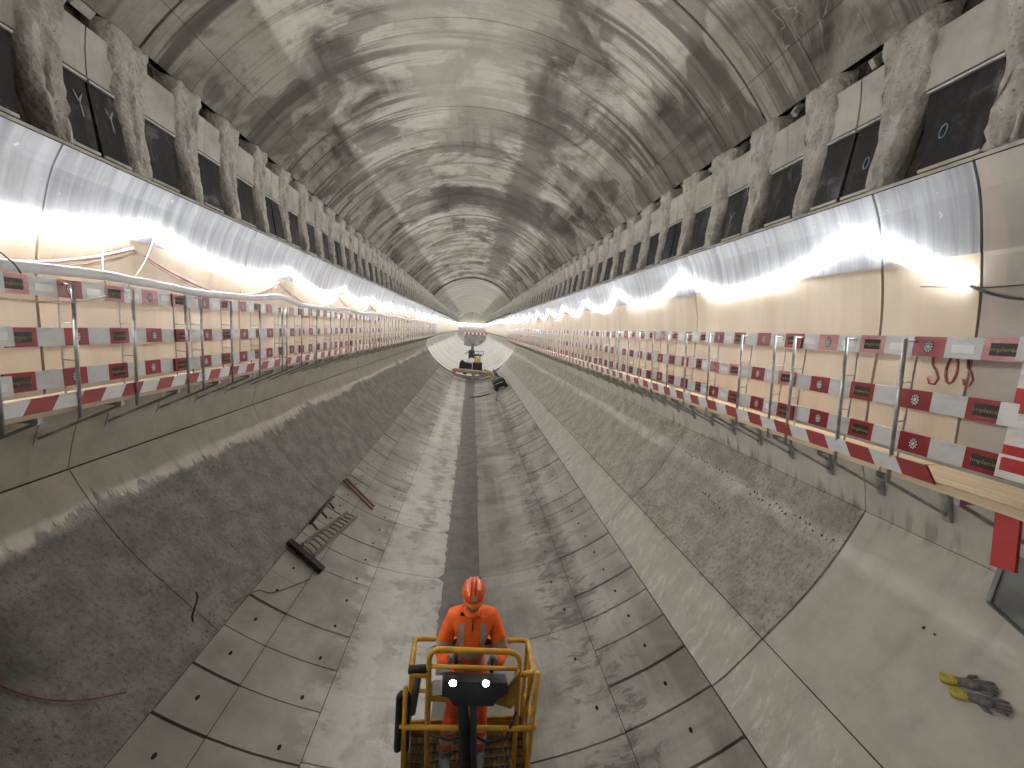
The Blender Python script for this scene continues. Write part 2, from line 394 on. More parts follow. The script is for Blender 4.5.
# ------------------------------------------------------------------ haunches: niches with black sheet, plates and broken ribs
NL = .95
def haunch(s, name, y0, lab):
    sg = lambda pts: [(s*x, z) for x, z in pts]
    mb = MB()
    back = sg([(4.03, 1.56), (4.03, 1.60), (4.12, 1.62), (4.22, 1.66), (4.36, 2.5), (4.34, 3.05), (4.30, 3.45)])
    out_ = sg([(4.9, 1.56), (4.95, 1.60), (5.0, 1.7), (5.05, 1.8), (5.0, 2.4), (4.85, 3.0), (4.6, 3.4)])
    mb.slab(back, out_, YN, YE, 'brown')
    mb.slab(sg([(4.03, 1.575), (4.025, 1.605), (4.16, 1.635)]), sg([(4.12, 1.56), (4.15, 1.57), (4.2, 1.60)]), YN, YE, 'plate')
    root = struct(mb.build(name), lab)
    ribs = []
    for q in range(6):
        rs = random.Random(q*7+(1 if s > 0 else 50)); m_ = MB()
        prof = [(4.25, 1.62), (4.035, 1.63), (4.04, 1.78), (4.06, 1.95), (4.08, 2.12), (4.095, 2.3), (4.10, 2.48), (4.098, 2.64), (4.09, 2.8), (4.08, 2.92), (4.07, 3.03), (4.085, 3.13), (4.30, 3.17)]
        ny = 11; vs = []; fs = []; prof = [tuple(Vector(prof[i]).lerp(Vector(prof[i+1]), q/2)) for i in range(len(prof)-1) for q in (0, 1)]+[prof[-1]]; n = len(prof)
        for j in range(ny+1):
            for i, (x, z) in enumerate(prof):
                t = (z-1.62)/1.55; hw = .175+.16*max(0, t-.35)
                u = j/ny*2-1; edge = 1-abs(u)**9
                nz = noise.noise(Vector((x*3+q*9, u*2.6+s*5, z*5.5)))
                nf = noise.noise(Vector((x*9+q*3, u*6, z*9)))
                xx = x+(1-edge)*(.11 if 0 < i < n-1 else .02)+nz*.045*(i > 0)+nf*.038*(1 < i < n-1)+noise.noise(Vector((x*20+q, u*14, z*20)))*.018*(i > 0)+rs.uniform(-.006, .006)
                yy = u*hw+nz*.05+nf*.03+.012*rs.uniform(-1, 1)*(abs(u) > .5)+(.10*(max(0, t-.5))**1.5 if u > 0 else 0)
                if u < 0: yy *= .35+.65*min(1, t/.42)
                vs.append((s*xx, yy, z+nf*.02))
        for j in range(ny):
            for i in range(n-1): fs.append((j*n+i, j*n+i+1, (j+1)*n+i+1, (j+1)*n+i))
        fs += [tuple(range(n)), tuple(reversed(range(ny*n, (ny+1)*n)))]
        m_.add(vs, fs, 'rib'); o = m_.build('concrete_rib', root, True); ribs.append(o)
    # black sheet: a leaning plate, its far lower corner cut back
    def sheet(w0, w1, cut):
        m_ = MB(); p = [(4.06, 1.64), (4.16, 2.37)]
        f = -w0/2, w0/2-cut, w1/2, -w1/2
        vs = [(s*p[0][0], f[0], p[0][1]), (s*p[0][0], f[1], p[0][1]), (s*p[1][0], f[2], p[1][1]), (s*p[1][0], f[3], p[1][1])]
        vs += [(x+s*.06, y, z-.015) for x, y, z in vs]
        m_.add(vs, [(0, 1, 2, 3), (7, 6, 5, 4), (0, 4, 5, 1), (1, 5, 6, 2), (2, 6, 7, 3), (3, 7, 4, 0)], 'black')
        m_.beam((s*(p[1][0]-.012), f[3], p[1][1]+.012), (s*(p[1][0]-.012), f[2], p[1][1]+.012), .03, .022, 'emb')
        m_.beam((s*(p[0][0]-.01), f[0], p[0][1]+.0), (s*(p[0][0]-.01), f[1], p[0][1]), .02, .03, 'plate')
        return m_
    W = .57
    sh = sheet(W, W-.02, .13).build('black_sheet', root); sh2 = sheet(.40, .40, 0.02).build('black_sheet', root); sh2a = sheet(.33, .34, .0).build('black_sheet', root)
    m_ = MB(); m_.slab(sg([(4.15, 2.42), (4.145, 2.68), (4.115, 2.90)]), sg([(4.30, 2.42), (4.30, 2.7), (4.26, 2.94)]), -.36, .36, 'plate')
    pl = m_.build('concrete_plate', root)
    m_ = MB(); m_.slab(sg([(4.15, 2.42), (4.145, 2.68), (4.115, 2.90)]), sg([(4.30, 2.42), (4.30, 2.7), (4.26, 2.94)]), -.40, .002, 'plate')
    m_.slab(sg([(4.15, 2.42), (4.145, 2.68), (4.115, 2.90)]), sg([(4.30, 2.42), (4.30, 2.7), (4.26, 2.94)]), .018, .40, 'plate')
    pl2 = m_.build('concrete_plate', root)
    first = set()
    def use(o, y):
        if o.name not in first: first.add(o.name); o.location = (0, y, 0); return o
        return dup(o, root, (0, y, 0))
    for k, y in enumerate(joints(y0, NL, -1.2, YF-.6)):
        kk = round((y-y0)/NL)
        if kk % 4 == (1 if s > 0 else 0):
            use(sh2, y-.215); use(sh2a, y+.185); use(pl2, y)
        else: use(sh, y); use(pl, y)
        o = use(ribs[random.randrange(6)], y+NL/2+.03)
        o.scale = (1, random.uniform(.92, 1.12), 1)
    for o in ribs:
        if o.name not in first: bpy.data.objects.remove(o)
    # ragged teeth of broken concrete along the slot
    m_ = MB()
    y = -1.0
    while y < YF-1:
        a = random.uniform(35.9, 36.9); l = random.uniform(.05, .22); d = random.uniform(.03, .10)
        ctr = Vector((s*5.30*cos(R(a)), y, 5.30*sin(R(a))))
        m_.box(ctr, (.16, l, d), 'rib', Matrix.Rotation(-s*R(random.uniform(25, 65)), 3, 'Y'))
        y += random.uniform(.35, 1.1)
    o = m_.build('broken_edge', root); o['kind'] = 'stuff'
    m_ = MB()              # far niches, too small to tell apart
    for y in joints(y0, NL, YF-.6, YE-1):
        m_.box((s*4.15, y, 2.1), (.10, .60, .85), 'black', Matrix.Rotation(s*R(9), 3, 'Y')); m_.box((s*4.18, y, 2.8), (.10, .6, .42), 'plate')
        m_.box((s*4.175, y+NL/2, 2.4), (.16, .34, 1.5), 'rib', Matrix.Rotation(s*R(2), 3, 'Y'))
    o = m_.build('far_niches', root); o['kind'] = 'stuff'
    return root
haunch(1, 'trim_1', 3.25, 'right concrete haunch of niches with black sheets')
haunch(-1, 'trim_2', 4.93, 'left concrete haunch of niches with black sheets')

for par, s, marks in ((bpy.data.objects['trim_1'], 1, ((3.30, 'bluep'), (3.98, 'bluep'), (6.15, 'bluep'))), (bpy.data.objects['trim_2'], -1, ((4.80, 'emb'), (5.15, 'emb')))):
    for y, k in marks:
        m_ = MB(); X = lambda z: s*(4.06+.137*(z-1.64)-.004)
        z0 = 1.95 if s > 0 else 2.1
        if s > 0 and y < 5: P = [(y+.028*cos(q*pi/5), z0+.06*sin(q*pi/5)) for q in range(11)]
        else: P = [(y-.05, z0+.10), (y-.01, z0+.01), (y+.05, z0+.12), (y, z0), (y+.01, z0-.13)]
        m_.tube([(X(z), yy, z) for yy, z in P], .007, k, 4); m_.build('chalk_mark', par)

# ------------------------------------------------------------------ side walls
UP = 3.45
def wall(s, name, yu, yl, lab):
    sg = lambda pts: [(s*x, z) for x, z in pts]
    mb = MB()
    inn = sg([(4.06, 1.57), (4.34, .9), (4.46, 0), (4.49, -1.0), (4.66, -1.45), (4.83, -1.9)]) + [(s*x, z) for x, z in arc(5.29, -22.5, -53.5, 8)]
    out_ = sg([(5.5, 1.57), (5.5, .9), (5.5, 0), (5.5, -1.0), (5.5, -1.45), (5.5, -2.0)]) + [(s*x, z) for x, z in arc(5.7, -22.6, -53.5, 8)]
    mb.slab(inn, out_, YN, YF, 'groove')
    root = struct(mb.build(name), lab)
    c_in = sg([(4.27, .9), (4.34, .6), (4.385, .3), (4.405, 0), (4.41, -.4), (4.42, -.7), (4.44, -1.0)])
    c_out = sg([(4.33, .9), (4.40, .6), (4.445, .3), (4.455, 0), (4.46, -.4), (4.47, -.7), (4.485, -1.0)])
    t_in = sg([(4.02, 1.56), (4.13, 1.35), (4.215, 1.1), (4.275, .86)]); t_out = sg([(4.06, 1.56), (4.17, 1.35), (4.255, 1.1), (4.315, .86)])
    f_in = sg([(4.44, -1.01), (4.54, -1.2), (4.655, -1.5), (4.755, -1.92)]); f_out = sg([(4.485, -1.01), (4.6, -1.2), (4.71, -1.5), (4.81, -1.92)])
    def smo(P, k=3):
        out = []
        for i in range(len(P)-1):
            p0, p1, p2, p3 = P[max(i-1, 0)], P[i], P[i+1], P[min(i+2, len(P)-1)]
            for q in range(k):
                t = q/k; out.append(tuple(.5*(2*b+(c-a)*t+(2*a-5*b+4*c-d)*t*t+(3*b-a-3*c+d)*t**3) for a, b, c, d in zip(p0, p1, p2, p3)))
        return out+[P[-1]]
    c_in, c_out, t_in, t_out, f_in, f_out = map(smo, (c_in, c_out, t_in, t_out, f_in, f_out))
    js = joints(yu, UP, -4, YF-1)
    def run(nm, pi_, po, k, ys, L, gap=.03, nyc=1):
        proto = {}
        for j, y in enumerate(ys):
            a, kk = y+gap/2, k(y) if callable(k) else k
            Lr = min(L, YF-y)-gap
            key = (kk, round(Lr, 3))
            if key not in proto:
                m_ = MB(); m_.slab(pi_, po, 0, Lr, kk, nyc); proto[key] = m_.build(nm, root); proto[key].location = (0, a, 0)
            else: dup(proto[key], root, (0, a, 0))
    if s > 0:   # sheets stop a little before the camera on the right; bare concrete nearer
        m_ = MB(); m_.slab(c_in, c_out, js[js.index(min(js, key=lambda q: abs(q-yu)))-1]+UP-.80, yu-.015, 'cream'); m_.build('wall_sheet', root)
        m_ = MB(); m_.slab(t_in, t_out, yu-.80, yu-.015, 'memb'); m_.build('membrane_sheet', root)
        m_ = MB(); m_.slab(t_in+c_in[1:], t_out+c_out[1:], YN, yu-.82, 'nearw'); m_.build('wall_panel', root)
        js = [q for q in js if q >= yu-.01]
    run('wall_sheet', c_in, c_out, 'cream', js, UP); run('membrane_sheet', t_in, t_out, 'memb', js, UP, .018)
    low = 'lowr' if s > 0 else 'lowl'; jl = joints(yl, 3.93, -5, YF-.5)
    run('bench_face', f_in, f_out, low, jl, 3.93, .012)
    def A(r, a0, a1, n):            # the foot of the wall runs out flush with the invert
        out = []
        for i in range(n+1):
            a = a0+(a1-a0)*i/n; rr = r+(RB-.012-r)*max(0, min(1, (-a-42)/10.5))**1.5 if r < 5.17 else r
            out.append((s*rr*cos(R(a)), rr*sin(R(a))))
        return out
    if s > 0:
        run('lining_segment', A(5.12, -22.05, -44.2, 10), A(5.30, -22.05, -44.2, 10), low, jl, 3.93, .018, 4)
        run('lining_strip', A(5.12, -44.35, -53.58, 4), A(5.33, -44.35, -53.58, 4), low, jl, 3.93, .022, 4)
    else:
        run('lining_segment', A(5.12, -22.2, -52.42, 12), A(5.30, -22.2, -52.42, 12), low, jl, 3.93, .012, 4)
    m_ = MB()
    for y in joints(yu, UP, YF-.9, YE-.5):
        m_.slab(c_in, c_out, max(y, YF)+.015, min(y+UP, YE)-.015, 'cream'); m_.slab(t_in, t_out, max(y, YF)+.015, min(y+UP, YE)-.015, 'memb')
    m_.slab(sg([(4.07, 1.58), (4.34, .9), (4.46, .3), (4.49, -1.0)]), sg([(5.0, 1.58), (5.0, .9), (5.0, 0), (5.0, -1.2)]), YF, YE, 'groove')
    o = m_.build('far_wall_sheets', root); o['kind'] = 'stuff'
    return root
wall_right = wall(1, 'wall_right', 3.78, 3.88, 'right tunnel side wall with cream and grey sheets')
wall_left = wall(-1, 'wall_left', 4.47, 4.95, 'left tunnel side wall with cream and grey sheets')

# rows of drill holes in the hacked wall
m_ = MB(); rs = random.Random(3)
for a, y0, y1, st in ((-27.5, 4.0, 5.6, .05), (-27, 5.9, 7.6, .07), (-33, 5.6, 6.3, .06), (-30.5, 2.8, 3.25, .09)):
    y = y0
    while y < y1:
        if rs.random() < .8:
            aa = R(a+rs.uniform(-.5, .5)); c = Vector((5.112*cos(aa), y, 5.112*sin(aa)))
            m_.box(c, (.012, .012, rs.uniform(.012, .032)), 'hole', Matrix.Rotation(-aa, 3, 'Y'))
        y += st*rs.uniform(.7, 1.3)*1.3
o = m_.build('drill_hole', wall_right); o['kind'] = 'stuff'

# ------------------------------------------------------------------ floor: invert blocks
mb = MB(); n0 = arc(RB+.09, -36, -144, 30); mb.slab(n0, arc(RB+.4, -36, -144, 30), YN, YF, 'groove')
floor = struct(mb.build('floor'), 'curved invert of concrete blocks')
BL = .603
def blocks(nm, a0, a1, L, y0, k='floor', r=RB, gap=.022, hole=None, n=4, jit=.004):
    m_ = MB(); m_.slab(arc(r, -90+a0, -90+a1, n), arc(r+.1, -90+a0, -90+a1, n), gap/2, L-gap/2, k)
    if hole:
        for ha, hy in hole:
            aa = R(-90+ha); c = Vector(((r-.002)*cos(aa), hy, (r-.002)*sin(aa)))
            u = Vector((-sin(aa), 0, cos(aa))); e = Vector((0, 1, 0)); nn = Vector((-cos(aa), 0, -sin(aa)))
            ring = [c+(u*cos(q*pi/4)*.022+e*sin(q*pi/4)*.034) for q in range(8)]
            m_.add([p+nn*.002 for p in ring]+[c-nn*.0+nn*.001], [(q, (q+1) % 8, 8) for q in range(8)], 'hole')
    p = m_.build(nm, floor); fst = True
    for y in joints(y0, L, .6, YF-L):
        o = p if fst else dup(p, floor)
        fst = False; kz = 1+random.uniform(-jit, jit)*.4; o.location = (0, y, 0); o.scale = (kz, 1, kz)
blocks('invert_block', 23.2, 36.25, BL, 3.90, hole=[(31.0, .31)], gap=.032, jit=.006)
blocks('invert_block', -37.5, -30.8, BL, 3.87, hole=[(-34.3, .3)], gap=.028, jit=.006)
blocks('invert_block', -30.7, -19.4, BL, 3.87, hole=[(-22.5, .12)], gap=.016)
blocks('invert_segment', 3.9, 23.1, BL*3, 3.90, gap=.012, n=6, hole=[(20.5, .4), (19.6, 1.2)])
blocks('invert_segment', -19.3, -3.9, BL*3, 3.90, gap=.012, n=5)
# drain strip with a ragged mortar edge
proto = []
for q in range(4):
    rs = random.Random(q+5); m_ = MB(); L = BL*3; ny = 18; vs = []; fs = []
    for i in range(ny+1):
        y = L*i/ny; e0 = -4.1-abs(rs.gauss(0, .38)); e1 = 4.05+abs(rs.gauss(0, .22))
        if i in (0, ny): e0, e1 = -5.6, 4.9
        for j in range(5):
            a = R(-90+e0+(e1-e0)*j/4); r_ = RB-.006; vs.append((r_*cos(a), y, r_*sin(a)))
    for i in range(ny):
        for j in range(4): fs.append((i*5+j, i*5+j+1, (i+1)*5+j+1, (i+1)*5+j))
    vs2 = [(x*1.02, y, z*1.02) for x, y, z in vs]; nn = len(vs)
    m_.add(vs+vs2, fs, 'drain')
    border = [j for j in range(5)]
    for i in range(ny):
        m_.add([vs[i*5], vs[(i+1)*5], vs2[(i+1)*5], vs2[i*5], vs[i*5+4], vs[(i+1)*5+4], vs2[(i+1)*5+4], vs2[i*5+4]], [(0, 1, 2, 3), (7, 6, 5, 4)], 'drain')
    proto.append(m_.build('drain_strip', floor, fix=True))
for i, y in enumerate(joints(3.90, BL*3, .6, YF-BL*3)):
    if i < 4: proto[i].location = (0, y, 0)
    else: dup(proto[random.randrange(4)], floor, (0, y, 0))

# ------------------------------------------------------------------ beyond the benches: bare ringed bore, bending left
mb = MB(); n = 48; ys = []; y = YF+.02
while y < YE:
    ys += [(y, 5.12), (y+RING*(1 if y < 90 else 2)-.05, 5.12), (y+RING*(1 if y < 90 else 2)-.045, 5.17), (y+RING*(1 if y < 90 else 2)-.005, 5.17)]; y += RING*(1 if y < 90 else 2)
vs = [(cx(yy)+r*cos(2*pi*j/n+pi/2), yy, r*sin(2*pi*j/n+pi/2)) for yy, r in ys for j in range(n)]
fs = [(i*n+j, (i+1)*n+j, (i+1)*n+(j+1) % n, i*n+(j+1) % n) for i in range(len(ys)-1) for j in range(n)]
def m_farlining():
    n_ = NT('pale ringed lining'); v, th, y, x, z = n_.cyl(True)
    a = n_.noise(n_.scale(v, .12, 1.5, 1), 1.0, 4, .6); b = n_.noise(v, .7, 4, .6)
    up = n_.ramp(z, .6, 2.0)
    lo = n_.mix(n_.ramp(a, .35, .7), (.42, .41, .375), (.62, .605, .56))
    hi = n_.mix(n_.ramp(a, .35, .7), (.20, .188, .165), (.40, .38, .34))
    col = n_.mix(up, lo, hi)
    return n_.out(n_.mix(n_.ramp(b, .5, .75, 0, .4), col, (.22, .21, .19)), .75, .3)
M['farl'] = m_farlining()
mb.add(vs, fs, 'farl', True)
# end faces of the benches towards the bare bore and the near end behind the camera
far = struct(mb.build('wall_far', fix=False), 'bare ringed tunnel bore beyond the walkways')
mb = MB(); q0 = [(5.6*cos(2*pi*j/32), YN-.1, 5.6*sin(2*pi*j/32)) for j in range(32)]
mb.add(q0+[(x, YN-.4, z) for x, y, z in q0], [tuple(range(32)), tuple(reversed(range(32, 64)))]+[(j, (j+1) % 32, 32+(j+1) % 32, 32+j) for j in range(32)], 'plate')
struct(mb.build('wall_back'), 'tunnel bulkhead behind the camera')
mb = MB(); mb.slab(arc(.01, -89, 269, 48), arc(5.5, -89, 269, 48), YE, YE+.3, 'nearw'); struct(mb.build('wall_front'), 'far bulkhead closing the tunnel')
mb = MB(); mb.tube([(-4.1, YE-.15, 1.0), (4.1, YE-.15, 1.0)], .02, 'led', 5); tag(mb.build('light_tube'), 'straight light tube across the far end of the tunnel', 'light')
# cross bund with a barrier far down the tunnel
tb = thing('earth_bund', (1.1, 112, -4.9), 'grey earth bund closing the lower tunnel far in the distance', 'bund')
mb = MB(); prof = [(-4.6, 3.1), (-3.2, 3.3), (0, 3.2), (3.0, 3.15), (4.6, 3.0)]
vs = []; fs = []
for dy, dz in ((-5, -3.4), (-2.5, -1.5), (0, 0), (4, 0)):
    for i in range(13):
        x = -3.1+6.2*i/12; vs.append((x, dy+.4*sin(i*1.7), 3.1+dz+.15*sin(i*2.3)+.0))
for i in range(3):
    for j in range(12): fs.append((i*13+j, i*13+j+1, (i+1)*13+j+1, (i+1)*13+j))
mb.add(vs, fs, 'far', True); mb.build('mound', tb)
tb2 = thing('barrier', (1.1, 109.6, -2.9), 'low red and white barrier on top of the distant bund', 'barrier')
mb = MB()
for i in range(12): mb.box((-3.0+i*.55, 1.6, 1.35), (.55, .05, .45), 'redb' if i % 2 else 'white')
mb.build('board', tb2)
for i in range(5):
    mb = MB(); mb.box((-2.9+i*1.45, 1.64, .9), (.07, .05, 1.2), 'steel'); mb.build('post', tb2)

# ------------------------------------------------------------------ walkways and guard rails
LS = .23; BLEN = LS*8
text_cache = {}
def text_mesh(body, size):
    c = bpy.data.curves.new('lettering', 'FONT'); c.body = body; c.size = size; c.align_x = 'CENTER'; c.align_y = 'CENTER'; c.resolution_u = 2; c.extrude = .0015
    o = bpy.data.objects.new('lettering', c); COL.objects.link(o)
    dg = bpy.context.evaluated_depsgraph_get(); me = bpy.data.meshes.new_from_object(o.evaluated_get(dg))
    bpy.data.objects.remove(o); bpy.data.curves.remove(c)
    return me
TXT = text_mesh('Implenia', .046); TXT.materials.clear(); TXT.materials.append(M['gold'])
def plate_mesh():
    m_ = MB(); m_.box((0, 0, 0), (.135, .085, .004), 'plateblk'); o = m_.build('name_plate'); me = o.data; bpy.data.objects.remove(o); return me
PLATE = plate_mesh()
def emblem_mesh():      # a white disc of petals around a dark eye
    m_ = MB(); n = 10
    for q in range(n):
        a = 2*pi*q/n; p = []
        for da, r in ((0, .014), (-.22, .034), (0, .044), (.22, .034)): p.append((r*.75*cos(a+da), r*1.15*sin(a+da), .002))
        m_.add(p, [(0, 1, 2, 3)], 'emb')
    m_.add([(.036*cos(2*pi*q/16), .054*sin(2*pi*q/16), .0) for q in range(16)], [tuple(range(16))], 'plateblk')
    m_.add([(.012*cos(2*pi*q/10), .016*sin(2*pi*q/10), .0026) for q in range(10)], [tuple(range(10))], 'emb')
    o = m_.build('emblem', fix=False); me = o.data; bpy.data.objects.remove(o); return me
EMB = emblem_mesh()

def board_mesh(var, s, H=.165, th=.022):
    # 8 fields red / white, the front looks to the tunnel axis; local y along, z up
    rs = random.Random(var*13+5); m_ = MB()
    pal = {0: ('red', 'grey'), 1: ('red', 'white'), 2: ('pink', 'grey'), 3: ('red', 'grey'), 4: ('redb', 'white'), 5: ('pink', 'grey')}[var]
    for i in range(8):
        k = pal[i % 2]
        if var in (2, 5) and i % 4 == 2 and rs.random() < .5: k = 'red'
        m_.box((0, (i+.5)*LS, 0), (th, LS, H), k)
        if i % 2 and var in (2, 3, 5, 1) and rs.random() < .75:
            m_.box((-s*(th/2+.001), (i+.5)*LS, rs.uniform(-.01, .01)), (.004, LS*.62, H*.38), 'gloss')
        if i % 4 == 0 and var < 6: m_.box((-s*(th/2), (i+.5)*LS, 0), (.004, .145, .092), 'plateblk')
    return m_
def slant_mesh(s, th=.022):     # toe board with slanted fields, leaning out
    m_ = MB(); H = .128; sh = .09
    for i in range(8):
        k = ('red', 'grey')[i % 2]; y0, y1 = i*LS, (i+1)*LS
        # lower edge shifted along the board: the fields are parallelograms
        q = [(0, y0-sh/2, -H/2), (0, y1-sh/2, -H/2), (0, y1+sh/2, H/2), (0, y0+sh/2, H/2)]
        vs = [(x-s*th/2, y, z) for x, y, z in q]+[(x+s*th/2, y, z) for x, y, z in q]
        m_.add(vs, [(0, 1, 2, 3), (7, 6, 5, 4), (0, 4, 5, 1), (1, 5, 6, 2), (2, 6, 7, 3), (3, 7, 4, 0)], k)
    return m_

def walkway(s, dz, ystart, posts, phase, lab_w, lab_g, lean):
    X0 = 3.72; g = lambda x: s*x
    W = thing('walkway_platform', (g(X0), ystart, -.90+dz), lab_w, 'walkway', 'timber walkways')
    G = thing('guardrail', (g(X0), ystart, -.80+dz), lab_g, 'guardrail', 'guardrails')
    wo, go = Vector(W.location), Vector(G.location)
    PL = 4.0
    # deck planks
    proto = {}
    ya = ystart
    while ya < YF-.5:
        L = min(PL, YF-.3-ya)
        for i in range(3):
            key = (i, round(L, 2))
            if key not in proto:
                m_ = MB(); m_.box((0, L/2, 0), (.205, L-.012, .068), 'wood' if s > 0 else 'woodt'); o = m_.build('deck_plank', W); proto[key] = o
            else: o = dup(proto[key], W)
            o.location = Vector((g(3.845+i*.212), ya, -1.064+dz))-wo+Vector((0, 0, random.uniform(-.003, .003)))
        ya += PL
    # brackets: arm, diagonal strut and wall shoe
    bp = None
    for y in [q for q in joints(4.55 if s < 0 else 3.68, .82 if s < 0 else .62, ystart, 12)]+joints(12.4, 1.2, 12.2, YF-1):
        if bp is None:
            m_ = MB(); m_.beam((g(3.76), 0, -1.126), (g(4.50), 0, -1.126), .04, .05, 'steel')
            m_.beam((g(3.78), .0, -1.15), (g(4.62), 0, -1.55), .025, .03, 'steel')
            m_.beam((g(4.47), 0, -1.08), (g(4.665), 0, -1.62), .07, .035, 'steel', (1, 0, 0))
            bp = m_.build('bracket', W); o = bp
        else: o = dup(bp, W)
        o.location = Vector((0, y, dz))-wo
    # toe boards: leaning, slanted red and white fields
    tp = slant_mesh(s).build('toe_board', W); fst = True
    for y in joints(phase+(.33 if s > 0 else 0), BLEN, 2.5 if s > 0 else ystart, YF-BLEN):
        o = tp if fst else dup(tp, W); fst = False
        o.location = Vector((g(3.722), y, -.982+dz))-wo; o.rotation_euler = (0, s*R(5), 0)
    # posts: tube, back tube, rungs
    zt, zb = .10+dz, -1.17+dz
    pp = None
    for y in posts:
        if pp is None:
            m_ = MB(); m_.tube([(g(X0-.03+lean), 0, zb), (g(X0-.03-lean*.7), 0, zt)], .0155, 'steel', 8)
            m_.tube([(g(X0-.03-lean*.7), 0, zt-.02), (g(X0+.05), .02, zt-.01), (g(X0+.145), .06, zt-.08), (g(X0+.15), .06, -.42+dz), (g(X0+.155), .06, -1.03+dz)], .008, 'steel', 6)
            for zz in (-.27, -.62): m_.tube([(g(X0-.02), 0, zz+dz), (g(X0+.15), .06, zz+dz)], .006, 'steel', 5)
            pp = m_.build('post', G); o = pp
        else: o = dup(pp, G)
        o.location = Vector((0, y, 0))-go; o.rotation_euler = (R(random.uniform(-.8, .8)), 0, 0)
    # three rows of boards
    bms = {}
    def bmk(v):
        if v not in bms:
            o = board_mesh(v, s).build('board'); bms[v] = o.data; bpy.data.objects.remove(o)
        return bms[v]
    rows = [(.04+dz, (5, 2, 3, 2)), (-.405+dz, (3, 0, 2, 0)), (-.785+dz, (0, 0, 3, 0))]
    for ri, (z, vars_) in enumerate(rows):
        for j, y in enumerate(joints(phase+(0, .02, -.03)[ri], BLEN-.03, ystart-.1, YF-BLEN)):
            v = vars_[j % 4]
            if s > 0 and j == 0: v = (5, 4, 1)[ri]
            o = bpy.data.objects.new('board', bmk(v)); COL.objects.link(o); o.parent = G
            jz = random.uniform(-.012, .012)
            o.location = Vector((g(X0+.055+(j % 2)*.026), y, z+jz))-go
            o.rotation_euler = (R(random.uniform(-.5, .5)), 0, 0)
            if y < 13:
                for i in range(0, 8, 2):
                    yy = (i+.5)*LS; rot = Matrix(((0, 0, -s), (-s, 0, 0), (0, 1, 0))).to_4x4()
                    if i % 4 == 0:
                        c = bpy.data.objects.new('lettering', TXT); off = .0145
                    else:
                        c = bpy.data.objects.new('emblem', EMB); off = .0125
                    COL.objects.link(c); c.parent = o; c.matrix_local = Matrix.Translation((-s*off, yy, 0)) @ rot
    return W, G

postsR = [2.92, 3.44, 4.05, 4.34, 4.92, 5.65]
y = 6.3
while y < YF-.5: postsR.append(y); y += .62
postsL = [2.1, 2.75, 3.4, 4.04, 4.68, 5.46, 5.75, 6.42, 7.23, 8.04, 8.22, 8.92, 9.73, 10.64]
y = 11.4
while y < YF-.5: postsL.append(y); y += .8
walkway(1, 0.0, -1.0, postsR, 2.39-.115, 'right timber walkway on steel brackets under the red and white rail', 'right guardrail of red and white boards on grey posts', .055)
walkway(-1, .12, -2.0, postsL, 3.71-.115-BLEN, 'left timber walkway on steel brackets under the grey hose', 'left guardrail of red and white boards beneath the grey hose', .02)

# ------------------------------------------------------------------ light strings
def string(s, Xw, peaks, zp, zs, start, label, near=None):
    mb = MB(); pts = []
    ks = peaks[:]
    while ks[-1] < YE-4: ks.append(ks[-1]+(ks[-1]-ks[-2] if ks[-1] < 20 else 3.5))
    seq = []
    for a, b in zip(ks, ks[1:]):
        far_ = a > 50; n = 10 if a < 20 else (5 if a < 50 else 2)
        for i in range(n):
            t = i/n; sk = 4*t*(1-t); zz = zp-(zp-zs)*sk*(1+.12*sin(a*7+t*5)*(a < 30)) if not far_ else zp-(zp-zs)*.5*sk
            yy = a+(b-a)*t; seq.append((s*Xw(zz)+cx(yy), yy, zz))
    if near: seq = near+seq
    root = thing('light_string', (s*4.2, ks[0], zp), label, 'light string', 'light strings')
    o0 = Vector(root.location)
    mb.tube(rel(seq, o0), .0105, 'led', 5); mb.build('led_tube', root)
    return root, seq, ks
def wallx(z):
    P = [(-1.0, 4.44), (-.7, 4.42), (-.4, 4.41), (0, 4.405), (.3, 4.385), (.6, 4.34), (.86, 4.275), (1.1, 4.215), (1.35, 4.13), (1.56, 4.02)]
    for (a, xa), (b, xb) in zip(P, P[1:]):
        if a <= z <= b: return xa+(xb-xa)*(z-a)/(b-a)
    return 4.4
xw = lambda z: wallx(z)-.0135
pkR = [4.06, 7.64, 11.18, 14.51, 18.0]
nearR = [(xw(z), y, z) for y, z in ((3.05, .60), (3.28, .74), (3.6, .95), (3.86, 1.14))]
rootR, seqR, ksR = string(1, lambda z: xw(z)-.0, pkR, 1.235, .78, 3.1, 'bright sagging light tube along the right wall', nearR)
pkL = [-1.98, 1.9, 5.78, 9.59, 13.54, 17.3]
rootL, seqL, ksL = string(-1, xw, pkL, 1.04, .76, -2, 'bright sagging light tube along the left wall')
for root, seq in ((rootR, seqR), (rootL, seqL)):      # thin feed cable beside the tube
    o0 = Vector(root.location); mb = MB(); s = 1 if root is rootR else -1
    pts = [(x+s*.012, y, z-.05-.04*sin(y*1.7)) for x, y, z in seq if y < 30][::2]
    mb.tube(rel(pts, o0), .006, 'cable' if s > 0 else 'hoseb', 4); mb.build('feed_cable', root)
for root, ks, s, zp in ((rootR, ksR, 1, 1.235), (rootL, ksL, -1, 1.04)):
    o0 = Vector(root.location)
    pr = None
    for y in ks:
        if y > 45: break
        x = s*(xw(zp)); mb = MB()
        if pr is None:
            mb.tube([(0, 0, 0), (s*.05, 0, .03), (s*.13, .0, .05)], .007, 'steel', 5); pr = mb.build('hook', root)
            o = pr
        else: o = dup(pr, root)
        o.location = Vector((x, y, zp+.01))-o0
mb = MB(); pts = [(xw(.6), 3.05, .60), (4.30, 2.85, .50), (4.27, 2.6, .44), (4.25, 2.3, .45), (4.2, 1.6, .55), (4.2, .5, .7)]
